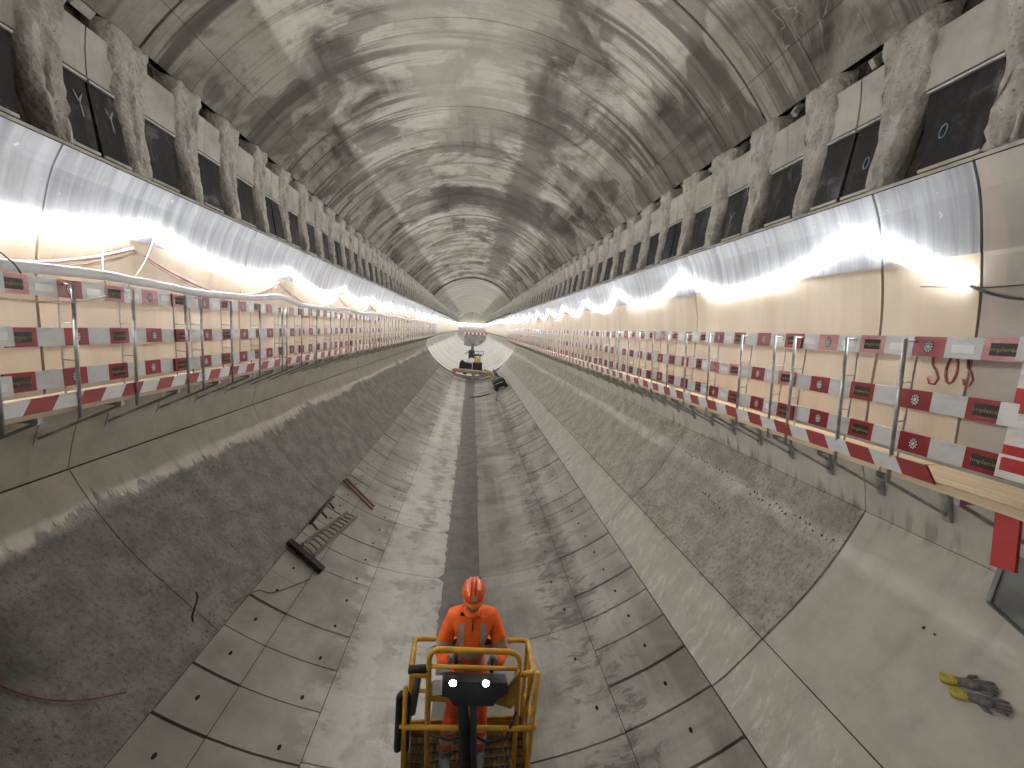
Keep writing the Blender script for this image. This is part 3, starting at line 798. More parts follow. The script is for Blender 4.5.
mb.tube(curve(pts), .011, 'cable', 6); tag(mb.build('power_cable'), 'black cable at the end of the light tube on the right wall', 'cable')
mb = MB(); mb.tube([(4.3, 3.4, .62), (4.29, 2.9, .56), (4.29, 2.3, .56), (4.28, 1.5, .6)], .005, 'cable', 5)
tag(mb.build('thin_wire'), 'thin taut wire above the black cable on the right wall', 'wire')

# ------------------------------------------------------------------ hoses on the left
mb = MB(); pts = []
zb = .135+.04+.0825+.055
anch = [(1.0, 0), (3.6, 0), (4.46, .025), (4.94, .01), (5.93, -.03), (7.16, .0), (8.3, .10), (9.16, 0), (10.5, -.02), (12.5, .06), (14, -.01), (16.4, .06), (18, 0), (20, .05), (24, 0), (30, .03), (40, 0)]
for (a, za), (b, z2) in zip(anch, anch[1:]):
    for i in range(6):
        t = i/6; u = t*t*(3-2*t); pts.append((-3.79-.02*sin(a+t*2), a+(b-a)*t, zb+za+(z2-za)*u))
mb.tube(pts, .048, 'duct', 10); tag(mb.build('pipe_hose'), 'thick grey white hose lying on top of the left guardrail', 'hose')
def drape(pk, zp, zl, off, r, k, label, name, x=-4.17, y0=1.0, lo=.30):
    mb = MB(); pts = []
    for a, b in zip(pk, pk[1:]):
        n = 14
        for i in range(n):
            t = i/n; v = abs(2*t-1)**1.8; pts.append((x+.05*(1-v), a+(b-a)*t+off, zl+(zp-zl)*v))
    mb.tube(pts, r, k, 6); return tag(mb.build(name), label, 'hose', 'hoses draped on the left wall')
pk2 = [1.9, 5.36, 8.97, 12.71, 16.48, 20.3, 24.1, 28, 32, 36, 40]
drape(pk2, .74, .34, 0, .022, 'hosep', 'pink hose hung in peaks behind the left guardrail', 'hose')
drape(pk2, .70, .28, .05, .016, 'hoseb', 'cream hose hung just below the pink hose on the left wall', 'hose')
hk = wall_left; pr = None
for y in pk2[1:]:
    if pr is None:
        m_ = MB(); m_.tube([(.0, 0, -.14), (.0, 0, .05), (-.1, 0, .10)], .008, 'steel', 5); m_.box((-.02, 0, -.17), (.05, .10, .03), 'steel'); pr = m_.build('hook', hk); o = pr
    else: o = dup(pr, hk)
    o.location = (-4.2, y, .9)
for nm, pts, k, r, lab in (
    ('tie_wire', [(-4.2, 5.02, .77), (-4.0, 4.75, .50), (-3.70, 4.40, .22)], 'hoseb', .006, 'straight pale tie wire from light tube to left rail, nearer'),
    ('tie_wire', [(-4.18, 5.74, 1.0), (-3.95, 5.25, .60), (-3.70, 4.66, .24)], 'hoseb', .006, 'straight pale tie wire from light tube peak to left rail'),
    ('loose_cable', [(-3.69, 3.1, .06), (-3.68, 3.7, .03), (-3.67, 4.05, .05), (-3.66, 4.25, .10), (-3.69, 4.38, .13)], 'hoseb', .009, 'loose cream cable looped in front of the left guardrail'),
    ('strap_wire', [(-3.72, 3.55, .40), (-3.70, 3.62, .32), (-3.70, 3.66, .25)], 'cable', .006, 'short dark strap around the grey hose at left edge')):
    mb = MB(); mb.tube(curve(pts), r, k, 6); tag(mb.build(nm), lab, 'wire', 'tie wires' if nm == 'tie_wire' else None)

# ------------------------------------------------------------------ graffiti on the right wall sheet
def wx(z):
    P = [(-1.0, 4.44), (-.7, 4.42), (-.4, 4.41), (0, 4.405), (.3, 4.385)]
    for (a, xa), (b, xb) in zip(P, P[1:]):
        if a <= z <= b: return xa+(xb-xa)*(z-a)/(b-a)
    return 4.4
mb = MB()
def stroke(pts, w=.011):
    P = [Vector((wx(z)-.003, y, z)) for y, z in pts]
    mb.tube(P, w, 'paint', 5)
Ltr = []
def S_(y0, z0, h, w_): return [(y0-w_*(.85), z0+h*.42), (y0-w_*.5, z0+h*.5), (y0-w_*.1, z0+h*.38), (y0-w_*.2, z0+h*.12), (y0-w_*.55, z0-h*.05), (y0-w_*.8, z0-h*.28), (y0-w_*.6, z0-h*.48), (y0-w_*.2, z0-h*.46), (y0-w_*.02, z0-h*.28)]
stroke(S_(3.27, -.16, .30, .11)); stroke(S_(3.0, -.15, .27, .085))
stroke([(3.095+.042*cos(2*pi*q/12), -.15+.13*sin(2*pi*q/12)) for q in range(13)])
o = mb.build('painted_letters', wall_right); o['label'] = 'sprayed red letters SOS'

# ------------------------------------------------------------------ near right corner: sheet, red boards
t = thing('formwork_sheet', (4.6, 2.3, -2.0), 'dark grey steel formwork sheet at right edge below the walkway', 'sheet')
o0 = Vector(t.location)
q = [(4.80, 2.66, -1.55), (4.60, 2.60, -2.14), (4.56, 2.30, -2.24), (4.50, 1.2, -2.35), (4.74, 1.2, -1.55)]
vs = [Vector(p)-o0 for p in q]; nrm = Vector((-.9, 0, .35)).normalized()
mb = MB(); n = len(vs); mb.add([v for v in vs]+[v+nrm*.05 for v in vs], [tuple(range(n)), tuple(range(2*n-1, n-1, -1))]+[(i, (i+1) % n, n+(i+1) % n, n+i) for i in range(n)], 'sheet'); mb.build('plate', t)
mb = MB(); mb.beam(vs[0]+nrm*.06, vs[1]+nrm*.06, .03, .02, 'dsteel'); mb.build('edge_frame', t)
mb = MB(); mb.beam(vs[1]+nrm*.06, vs[2]+nrm*.06, .03, .02, 'dsteel'); mb.build('edge_frame', t)
mb = MB(); mb.box((0, 0, 0), (.03, .13, .44), 'redb', Matrix.Rotation(R(8), 3, 'Y') @ Matrix.Rotation(R(-10), 3, 'X')); o = mb.build('red_board'); o.location = (3.96, 2.25, -1.33)
tag(o, 'short bright red board hanging below the right walkway', 'board')
t = thing('marker_post', (3.95, 2.30, -.85), 'upright red and white striped post at the right edge of the walkway', 'post')
mb = MB()
for i in range(7): mb.box((0, 0, .10+i*.21), (.03, .13, .21), 'redb' if i % 2 == 0 else 'white')
mb.build('striped_board', t)
for z, y, lab in ((-.335, 2.12, 'bright red and white board overlapping the middle rail at right edge'), (-.74, 2.15, 'bright red board overlapping the lowest rail at right edge')):
    mb = MB(); mb.box((0, -.25, 0), (.022, .62, .09), 'redb'); mb.box((0, -.25, -.07), (.02, .62, .05), 'white')
    o = mb.build('loose_board'); o.location = (3.695, y, z); tag(o, lab, 'board', 'loose boards at the right rail')

# ------------------------------------------------------------------ gloves on the right slope
def slope(a, y, lift=0.0, r=5.12):
    aa = R(a); n_ = Vector((-cos(aa), 0, -sin(aa))); tdir = Vector((-sin(aa), 0, cos(aa)))
    return Vector((r*cos(aa), y, r*sin(aa)))+n_*lift, n_, tdir
def glove(a, y, ang, label, kc, mir=1):
    p, n_, td = slope(a, y, .02)
    if td.z < 0: td = -td
    e = Vector((0, 1, 0)); f = (e*cos(ang)+td*sin(ang)).normalized(); sd = n_.cross(f)
    root = thing('work_glove', p, label, 'glove', 'pair of work gloves')
    root.matrix_world = Matrix((f, sd, n_)).transposed().to_4x4(); root.location = p
    mb = MB()      # palm
    mb.tube([(-.03, 0, .012), (.02, 0, .02), (.07, 0, .022), (.115, 0, .018)], [.032, .038, .042, .036], 'glove', 10)
    mb.build('palm', root)
    for i, (yy, L) in enumerate(((-.033, .062), (-.011, .078), (.011, .082), (.033, .07))):
        m_ = MB(); m_.tube([(.095, yy, .018), (.12+L*.3, yy*1.15, .026), (.12+L*.7, yy*1.25, .020), (.12+L, yy*1.3, .008)], [.013, .0125, .012, .009], 'glove', 7); m_.build('finger', root)
    m_ = MB(); m_.tube([(.03, mir*.03, .018), (.06, mir*.062, .02), (.095, mir*.07, .014)], [.015, .014, .010], 'glove', 7); m_.build('thumb', root)
    m_ = MB(); m_.tube([(-.025, 0, .012), (-.06, 0, .016), (-.105, 0, .018), (-.13, 0, .018)], [.034, .038, .044, .047], kc, 10); m_.build('cuff', root)
glove(-33.0, 2.47, R(146), 'grey work glove with yellow cuff lying on the right slope, upper one', 'glovey', 1)
glove(-33.6, 2.37, R(150), 'grey work glove with pale yellow cuff, lower one of the pair', 'glovey', -1)

# ------------------------------------------------------------------ left slope: ladder, beams, cables
def fl(a, y, lift=0.0): aa = R(-90+a); return Vector(((RB-lift)*cos(aa), y, (RB-lift)*sin(aa)))
t = thing('ladder', fl(-34, 7.0), 'metal ladder lying along the left side of the invert', 'ladder'); o0 = Vector(t.location)
pa = [fl(-35.6, 7.06, .10), fl(-31.8, 8.72, .10)]; pb = [fl(-32.4, 6.95, .10), fl(-29.2, 8.78, .10)]
for p, q in (pa, pb):
    m_ = MB(); m_.beam(p-o0, q-o0, .035, .08, 'alu'); m_.build('side_rail', t)
for i in range(12):
    u = .02+i*.087; a = pa[0].lerp(pa[1], u); b = pb[0].lerp(pb[1], u); m_ = MB(); m_.beam(a-o0, b-o0, .035, .03, 'alu'); m_.build('rung', t)
m_ = MB(); a, b = fl(-38.3, 6.98, .07), fl(-29.4, 6.76, .07); m_.beam(a-(a+b)/2, b-(a+b)/2, .10, .10, 'iron'); o = m_.build('steel_beam'); o.location = (a+b)/2; tag(o, 'dark steel beam lying across the foot of the ladder', 'beam')
m_ = MB(); pts = [fl(-37.2, 7.70, .10), fl(-37.2, 8.3, .12), fl(-37.0, 9.0, .10)]; m_.tube(pts, .03, 'iron', 6)
for y in (7.75, 8.25, 8.7): m_.tube([fl(-37.2, y, .10), fl(-35.0, y-.02, .05)], .022, 'iron', 5)
tag(m_.build('iron_rod'), 'black iron rod with short pins lying left of the ladder', 'rod')
for i, (da, lab) in enumerate(((0, 'red brown bar lying across the left invert, nearer'), (.35, 'red brown bar lying across the left invert, farther'))):
    m_ = MB(); m_.beam(fl(-37.8+da, 9.95+i*.16, .06), fl(-26.5, 9.42+i*.16, .06), .04, .04, 'redcab'); tag(m_.build('metal_bar'), lab, 'bar', 'bars on the invert')
m_ = MB(); m_.tube(curve([Vector((-4.75, 3.4, -1.9)), Vector((-4.55, 3.3, -2.33)), Vector((-4.25, 3.3, -2.83)), Vector((-3.9, 3.35, -3.28)), Vector((-3.6, 3.5, -3.60)), Vector((-3.35, 3.8, -3.84))]), .008, 'redcab', 5)
tag(m_.build('loose_hose'), 'thin red brown cable hanging down the near left wall', 'cable')
m_ = MB(); m_.tube(curve([fl(-30.6, 6.5, .03), fl(-34.5, 5.9, .03), fl(-37.0, 5.75, .05), fl(-38.5, 5.3, .12)]), .008, 'redcab', 5)
tag(m_.build('thin_cable'), 'thin brown cable curling below the steel beam', 'cable')
m_ = MB(); m_.tube([Vector((-3.35, 4.75, -3.83)), Vector((-3.32, 4.7, -3.72)), Vector((-3.38, 4.9, -3.62)), Vector((-3.46, 5.0, -3.62))], .012, 'iron', 5)
tag(m_.build('bent_rebar'), 'bent piece of rebar sticking out beside the left invert edge', 'rebar')

# ------------------------------------------------------------------ timber bridge, lift and tracked machine further in
by = 38.0
t = thing('timber_bridge', (.38, by, -5.1), 'reddish timber trestle bridge across the invert in the distance', 'bridge'); o0 = Vector(t.location)
for i in range(5):
    m_ = MB(); m_.beam((-2.1, -.5+i*.26, 1.06), (2.35, -.5+i*.26, .74), .22, .07, 'tim'); m_.build('deck_beam', t)
m_ = MB(); m_.beam((-2.15, -.68, .95), (2.35, -.68, .62), .08, .20, 'tim'); m_.build('edge_beam', t)
n = 18; pr = []
for i in range(n+1):
    x = -2.2+4.5*i/n; u = (x-.05)/2.3; zb_ = .28*0+.04+.62*u*u; pr.append((x, zb_))
m_ = MB()
for (x0, z0), (x1, z1) in zip(pr, pr[1:]): m_.beam((x0, -.62, z0+.08), (x1, -.62, z1+.08), .08, .11, 'tim')
m_.build('arched_rib', t)
m_ = MB(); m_.beam((-.1, -.62, .0), (-.1, -.62, .86), .5, .3, 'tim', (1, 0, 0)); m_.build('centre_leg', t)
for x in (-1.85, 2.05):
    m_ = MB(); m_.beam((x, -.62, .45), (x, -.62, .85), .2, .2, 'tim', (1, 0, 0)); m_.build('end_leg', t)

ly = 41.0
t = thing('scissor_lift', (.35, ly, -4.85), 'yellow and black work machine standing behind the timber bridge', 'machine'); o0 = Vector(t.location)
m_ = MB(); m_.box((.35, 0, .9), (1.0, 1.4, .75), 'blk'); m_.build('chassis', t)
m_ = MB(); m_.prism([(-1.55, .55), (-.2, .55), (-.2, 1.15), (-.9, 1.25), (-1.25, 1.5), (-1.5, 1.2)], -.5, .5, 'blk'); m_.build('engine_cover', t)
m_ = MB()
for i, sx in enumerate((-1, 1)):
    m_.beam((.12 if sx < 0 else .62, -.3, 1.2), (.62 if sx < 0 else .12, -.3, 1.9), .1, .1, 'yel')
m_.beam((.1, .1, 1.2), (.1, .1, 2.0), .16, .14, 'yel'); m_.beam((.62, .1, 1.2), (.62, .1, 2.0), .16, .14, 'yel'); m_.build('mast', t)
m_ = MB(); m_.box((.36, 0, 2.05), (.95, .8, .14), 'blk'); m_.build('platform', t)
m_ = MB(); m_.beam((-.15, -.35, 2.45), (.95, -.35, 2.45), .05, .05, 'dsteel')
for x in (-.15, .4, .95): m_.beam((x, -.35, 2.1), (x, -.35, 2.5), .05, .05, 'dsteel')
m_.build('railing', t)
for x in (-.9, .1, .7):
    m_ = MB(); m_.tube([(x, -.75, .32), (x, -.45, .32)], .32, 'cable', 14); m_.build('wheel', t)
t = thing('site_worker', (0.1, 64, -4.95), 'small dark machine standing on the invert beyond the yellow machine', 'machine')
t.name = 'pump_unit'
m_ = MB(); m_.box((0, 0, .7), (1.0, .8, 1.2), 'blk'); m_.prism([(-.2, 1.3), (.35, 1.3), (.3, 2.4), (.05, 2.5)], -.3, .3, 'dsteel'); m_.build('body', t)
m_ = MB(); m_.beam((-.3, 0, 1.2), (-1.1, 0, .6), .12, .12, 'dsteel'); m_.build('arm', t)
for x in (-.35, .35):
    m_ = MB(); m_.tube([(x-.12, -.3, .22), (x+.12, -.3, .22)], .24, 'cable', 12); m_.build('wheel', t)

t = thing('tracked_machine', (2.45, 29.8, -4.60), 'black boxy tracked machine tilted on the right slope near the bridge', 'machine')
t.rotation_euler = (0, R(-24), R(8)); t.scale = (.8, .8, .8)
m_ = MB(); m_.box((0, 0, .62), (1.1, 1.3, .62), 'blk'); m_.prism([(-.55, .93), (.55, .93), (.45, 1.12), (-.4, 1.12)], -.55, .6, 'dsteel'); m_.build('body', t)
m_ = MB(); m_.box((-.05, -.66, .75), (.8, .03, .06), 'emb'); m_.build('stripe', t)
for x in (-.5, .5):
    m_ = MB(); n = 16; pr = [(x, .55*cos(2*pi*i/n)*1.25, .22+.2*sin(2*pi*i/n)) for i in range(n)]
    m_.add([(x-.13, a, b) for _, a, b in pr]+[(x+.13, a, b) for _, a, b in pr], [tuple(range(n)), tuple(reversed(range(n, 2*n)))]+[(i, (i+1) % n, n+(i+1) % n, n+i) for i in range(n)], 'cable'); m_.build('track', t)
m_ = MB(); m_.tube([(-.1, .3, 1.1), (-.25, 1.2, 1.7), (-.5, 2.6, 1.9)], .12, 'tim', 8); m_.tube([(.25, .3, 1.1), (.1, 1.0, 1.9)], .07, 'blk', 6); m_.build('boom', t)
m_ = MB(); m_.tube([(1.5, 29.4, -4.99), (1.0, 29.2, -5.11), (.45, 29.0, -5.19), (.0, 28.9, -5.22)], .035, 'cable', 6)
tag(m_.build('supply_cable'), 'dark cable running left from the black tracked machine', 'cable')
m_ = MB(); pts = [fl(24, 29.0, .03), fl(23, 27.6, .03), fl(21, 26.6, .03), fl(22, 25.8, .03)]; m_.tube(pts, .03, 'redcab', 5); tag(m_.build('trailing_rope'), 'thin rope trailing on the invert in front of the tracked machine', 'rope')

# ------------------------------------------------------------------ boom lift basket
F = -4.02
t = thing('work_platform', (.1, 3.02, F), 'yellow boom lift basket carrying the worker in orange', 'lift basket'); o0 = Vector(t.location)
def part(nm, fn, par=None):
    m_ = MB(); fn(m_); o = m_.build(nm, par or t); return o
V = lambda x, y, z: Vector((x, y, z))-o0
def corner(pts, r=.06, n=4, closed=False):
    P = [Vector(p) for p in pts]; out = []; m = len(P)
    for i in range(m):
        if not closed and i in (0, m-1): out.append(P[i]); continue
        a, b, c = P[i-1], P[i], P[(i+1) % m]
        u = (a-b); v = (c-b); ru = min(r, u.length*.45); rv = min(r, v.length*.45); s_, e_ = b+u.normalized()*ru, b+v.normalized()*rv
        for k in range(n+1):
            q = k/n; out.append(s_.lerp(b, q).lerp(b.lerp(e_, q), q))
    return out
YB, YFt = 3.36, 2.70
ZRb, ZRf = -2.96, -2.68     # top rail, back and front
ZM = -3.16
x0, x1 = -.43, .66
part('top_rail', lambda m_: m_.tube(corner([V(-.23, YFt, ZRf-.02), V(x0+.05, YFt, ZRf), V(x0, YB, ZRb), V(x1, YB, ZRb-.06), V(x1-.06, YFt, ZRf-.04), V(.44, YFt, ZRf-.05)], .07), .021, 'yel', 8))
part('front_hoop', lambda m_: m_.tube(corner([V(-.235, YFt, -3.72), V(-.235, YFt, -2.47), V(.475, YFt, -2.53), V(.475, YFt, -3.75)], .10, 5), .021, 'yel', 8))
part('front_bar', lambda m_: m_.tube([V(-.235, YFt, -2.62), V(.475, YFt, -2.68)], .016, 'yel', 7))
part('mid_rail', lambda m_: m_.tube(corner([V(x0-.04, YB, ZM-.36), V(x0-.03, YFt-.02, ZM+.03), V(x1-.02, YFt-.02, ZM-.06), V(x1, YB, ZM-.46), ], .08), .020, 'yel', 8))
part('back_rail', lambda m_: m_.tube([V(x0-.03, YB, ZM-.36), V(x1, YB, ZM-.46)], .018, 'yel', 7))
for x, y, za, zb_ in ((x0-.05, YB, F, ZRb), (x1-.02, YB, F-.05, ZRb-.06), (x0+.0, YFt, F, ZRf-.12), (x1-.08, YFt, F-.03, ZRf-.04)):
    part('corner_post', lambda m_: m_.tube([V(x, y, za), V((x0+.02 if x < 0 else x1-.03) if y == YFt else (x0 if x < 0 else x1), y, zb_)], .021, 'yel', 8))
part('side_brace', lambda m_: m_.tube([V(x1-.06, YFt+.05, -2.78), V(x1-.01, YB-.05, -3.9)], .018, 'yel', 7))
part('side_post', lambda m_: m_.tube([V(x1-.03, (YFt+YB)/2, F-.04), V(x1-.03, (YFt+YB)/2, -2.86)], .016, 'yel', 7))
part('side_post', lambda m_: m_.tube([V(x0-.02, (YFt+YB)/2, F-.02), V(x0+.02, (YFt+YB)/2, -2.83)], .016, 'yel', 7))
def toe(m_):
    m_.box(V(.1, YB-.01, F+.085), (1.12, .02, .17), 'yeld'); m_.box(V(x0-.03, 3.03, F+.085), (.02, .64, .17), 'yeld'); m_.box(V(x1, 3.03, F+.085), (.02, .64, .17), 'yeld'); m_.box(V(.1, YFt, F+.06), (1.1, .02, .12), 'yeld')
part('toe_plate', toe)
def mesh_floor(m_):
    for i in range(23): m_.box(V(-.43+i*.049, 3.03, F), (.008, .66, .03), 'dsteel')
    for i in range(9): m_.box(V(.11, 2.72+i*.078, F-.004), (1.1, .008, .02), 'dsteel')
    m_.box(V(.11, 3.03, F-.045), (1.12, .68, .04), 'yeld')
part('floor_grating', mesh_floor)
# console with lamps and joysticks
con = None
def console(m_):
    # hooded box, wider at the top
    P = [(-.165, -2.665), (-.12, -2.655), (.33, -2.695), (.375, -2.70), (.385, -2.79), (.31, -2.835), (.27, -2.90), (-.03, -2.875), (-.075, -2.80), (-.17, -2.775)]
    n = len(P); fr = [V(x, 2.60, z) for x, z in P]; bk = [V(.105+(x-.105)*.96, 2.70, z-.02) for x, z in P]
    m_.add(fr+bk, [tuple(range(n)), tuple(reversed(range(n, 2*n)))]+[(i, (i+1) % n, n+(i+1) % n, n+i) for i in range(n)], 'ctrl')
con = part('control_console', console)
def cpart(nm, fn): m_ = MB(); fn(m_); return m_.build(nm, con)
for x, z in ((-.045, -2.66), (.205, -2.675)):
    cpart('work_lamp', lambda m_: (m_.tube([V(x, 2.62, z), V(x, 2.585, z)], .034, 'ctrl', 12), m_.tube([V(x, 2.586, z), V(x, 2.580, z)], .026, 'lamp', 12)))
for x, y, z in ((-.03, 2.74, -2.66), (.26, 2.74, -2.70)):
    cpart('joystick', lambda m_: (m_.tube([V(x, y, z-.03), V(x, y, z+.06), V(x, y-.005, z+.09)], [.018, .013, .020], 'blk', 8)))
cpart('display', lambda m_: m_.box(V(-.16, 2.61, -2.70), (.07, .04, .13), 'emb'))
part('side_panel', lambda m_: m_.prism([tuple((Vector((x, z))-Vector((o0.x, o0.z)))) for x, z in ((-.235, -2.72), (-.14, -2.78), (-.07, -2.84), (-.08, -2.91), (-.235, -2.89))], 2.66-o0.y, 2.685-o0.y, 'yeld'))
part('side_panel', lambda m_: m_.prism([tuple((Vector((x, z))-Vector((o0.x, o0.z)))) for x, z in ((.475, -2.66), (.40, -2.80), (.29, -2.86), (.28, -2.94), (.42, -3.0), (.475, -2.92))], 2.66-o0.y, 2.685-o0.y, 'yeld'))
part('hose_bundle', lambda m_: (m_.tube([V(.03, 2.67, -2.9), V(.06, 2.66, -3.2), V(.08, 2.68, -3.5), V(.07, 2.66, -3.9), V(.05, 2.66, -4.1)], .045, 'cable', 8), m_.tube([V(.12, 2.67, -2.9), V(.13, 2.65, -3.3), V(.15, 2.68, -3.6), V(.10, 2.66, -4.1)], .03, 'ctrl', 8)))
part('cable', lambda m_: m_.tube([V(-.22, 2.67, -3.20), V(-.05, 2.66, -3.25), V(.10, 2.66, -3.20), V(.25, 2.66, -3.30), V(.40, 2.67, -3.27), V(.47, 2.68, -3.05)], .011, 'cable', 6))
part('cable', lambda m_: m_.tube([V(-.245, 2.72, -2.75), V(-.25, 2.73, -3.1), V(-.24, 2.73, -3.5), V(-.25, 2.73, -4.0)], .013, 'cable', 6))
part('lever_post', lambda m_: (m_.tube([V(-.36, 2.72, -3.05), V(-.31, 2.72, -2.66)], .028, 'dsteel', 8), m_.tube([V(-.39, 2.72, -2.66), V(-.22, 2.71, -2.65)], .03, 'cable', 8)))
part('wheel_guard', lambda m_: m_.tube(corner([V(-.47, 2.72, -3.38), V(-.455, 2.72, -2.88), V(-.40, 2.72, -2.88), V(-.41, 2.72, -3.38)], .03, 3), .03, 'cable', 8))
part('boom_mount', lambda m_: (m_.box(V(.08, 2.60, F-.10), (.34, .18, .30), 'yeld'), m_.tube([V(.08, 2.6, F-.2), V(.08, 2.5, -4.55), V(.1, 2.45, -5.1)], .09, 'yeld', 10)))
part('tool_bag', lambda m_: m_.ell(V(.38, 2.84, F+.07), (.09, .07, .07), 'glovey', 10, 6))

# ------------------------------------------------------------------ the worker
pf = F+.015
def skin(name, joints_, edges, root, sub=2):
    me = bpy.data.meshes.new(name); me.from_pydata([j[0] for j in joints_], edges, [])
    o = bpy.data.objects.new(name, me); COL.objects.link(o)
    md = o.modifiers.new('s', 'SKIN'); md.use_smooth_shade = True
    sv = me.skin_vertices[0].data
    for i, j in enumerate(joints_): sv[i].radius = j[1] if isinstance(j[1], tuple) else (j[1], j[1]); sv[i].use_root = (i == root)
    s2 = o.modifiers.new('u', 'SUBSURF'); s2.levels = sub; s2.render_levels = sub
    dg = bpy.context.evaluated_depsgraph_get(); ev = bpy.data.meshes.new_from_object(o.evaluated_get(dg))
    bpy.data.objects.remove(o); return ev
B = lambda x, y, z: Vector((x, y, z))
J = [(B(.085, 3.13, pf+.96), (.185, .13)), (B(.09, 3.13, pf+1.12), (.185, .13)), (B(.095, 3.12, pf+1.30), (.195, .135)), (B(.10, 3.11, pf+1.43), (.175, .11)), (B(.10, 3.085, pf+1.53), (.075, .07)), (B(.10, 3.05, pf+1.60), (.055, .055)),
     (B(-.07, 3.11, pf+1.455), (.09, .09)), (B(-.128, 3.07, pf+1.32), (.078, .078)), (B(-.150, 3.02, pf+1.18), (.072, .072)), (B(-.115, 2.93, pf+1.20), (.060, .060)), (B(-.065, 2.865, pf+1.30), (.042, .042)),
     (B(.275, 3.11, pf+1.45), (.09, .09)), (B(.335, 3.07, pf+1.31), (.078, .078)), (B(.36, 3.02, pf+1.17), (.072, .072)), (B(.335, 2.93, pf+1.18), (.060, .060)), (B(.295, 2.865, pf+1.27), (.042, .042)),
     (B(-.005, 3.12, pf+.84), (.105, .10)), (B(-.045, 3.10, pf+.50), (.08, .078)), (B(-.085, 3.12, pf+.28), (.072, .075)), (B(-.105, 3.12, pf+.10), (.066, .068)),
     (B(.175, 3.12, pf+.84), (.105, .10)), (B(.20, 3.10, pf+.50), (.08, .078)), (B(.205, 3.12, pf+.28), (.072, .075)), (B(.205, 3.12, pf+.10), (.066, .068))]
Eg = [(0, 1), (1, 2), (2, 3), (3, 4), (4, 5), (3, 6), (6, 7), (7, 8), (8, 9), (9, 10), (3, 11), (11, 12), (12, 13), (13, 14), (14, 15), (0, 16), (16, 17), (17, 18), (18, 19), (0, 20), (20, 21), (21, 22), (22, 23)]
body = skin('body_tmp', J, Eg, 0, 3)
# head: shaped ellipsoid with nose, brow, mouth, ears, bowed forward; joined into the same mesh
hm = MB(); hr = Matrix.Rotation(R(3), 3, 'X'); hc = B(.10, 3.015, pf+1.715)
def headfn(q):
    x, y, z = q
    if z < 0: x *= 1+.18*z; y = y*(1+.05*z)-.06*(-z)
    nb = math.exp(-((x/.16)**2+((z+.12)/.24)**2)); br = math.exp(-((x/.5)**2+((z-.18)/.10)**2))
    mo = math.exp(-((x/.3)**2+((z+.50)/.10)**2)); ey = math.exp(-(((abs(x)-.36)/.16)**2+((z-.04)/.12)**2))
    if y < 0: y -= .24*nb+.05*br+.06*mo-.08*ey
    return Vector((x, y, z))
hm.ell(hc, (.077, .098, .118), 'skin', 28, 22, hr, headfn)
for sx in (-1, 1):
    hm.ell(hc+hr @ B(sx*.078, .01, -.005), (.012, .022, .032), 'skin', 8, 6, hr)
ho = hm.build('head_tmp', None, True); hme = ho.data
body.materials.clear(); hme.materials.clear()
for k in ['hiv', 'hivt', 'refl', 'skin', 'boot']: body.materials.append(M[k])
bm = bmesh.new(); bm.from_mesh(body); nb_ = len(bm.faces); bm.from_mesh(hme)
mats = ['hiv', 'hivt', 'refl', 'skin', 'boot']
for i, f in enumerate(bm.faces):
    f.smooth = True; c = f.calc_center_median(); h = c.z-pf
    if i >= nb_: f.material_index = 3; continue
    arm = (c.x < -.035 or c.x > .245) and h > 1.02
    k = 0 if h > .93 else 1
    if h > 1.585: k = 3
    f.material_index = k
bm.to_mesh(body); bm.free(); bpy.data.objects.remove(ho)

person = bpy.data.objects.new('person', body); COL.objects.link(person)
tag(person, 'person in orange hi vis suit and helmet looking down, hands on the lift controls', 'person')
# helmet
mh = MB()
def hfn(q): return Vector((q.x, q.y, max(q.z, -.12)))
hh = hc+hr @ B(0, .012, .052)
mh.ell(hh, (.104, .128, .108), 'helm', 24, 14, hr, hfn)
pk_ = [hh+hr @ B(.105*sin(a), -.128*cos(a)-(.028*cos(a)**2), -.012-.012*cos(a)) for a in [R(-62+124*i/12) for i in range(13)]]
pi2 = [hh+hr @ B(.10*sin(a), -.118*cos(a), .0) for a in [R(-62+124*i/12) for i in range(13)]]
mh.add(pk_+pi2+[p-Vector((0, 0, .006)) for p in pk_], [(i, i+1, 14+i, 13+i) for i in range(12)]+[(26+i, 26+i+1, i+1, i) for i in range(12)]+[(13+i, 14+i, 27+i, 26+i) for i in range(12)], 'helm', True)
for dx in (-.03, 0, .03):
    mh.tube([hh+hr @ B(dx, .125*cos(a), .110*sin(a)+.002) for a in [R(25+130*i/8) for i in range(9)]], .007, 'helm', 6)
mh.build('helmet', person)
m_ = MB(); m_.box(hh+hr @ B(0, -.136, .045), (.05, .006, .03), 'refl', hr @ Matrix.Rotation(R(-20), 3, 'X')); m_.build('badge', person)
# collar and zip
m_ = MB(); m_.tube([B(.10+.068*cos(2*pi*i/14), 3.075+.062*sin(2*pi*i/14), pf+1.555+.012*sin(2*pi*i/14)) for i in range(14)], .018, 'hiv', 7, closed=True); m_.build('collar', person)
m_ = MB(); m_.tube([B(.10, 3.005, pf+1.535), B(.10, 2.985, pf+1.45), B(.10, 2.985, pf+1.36)], .006, 'blk', 5); m_.build('zip', person)
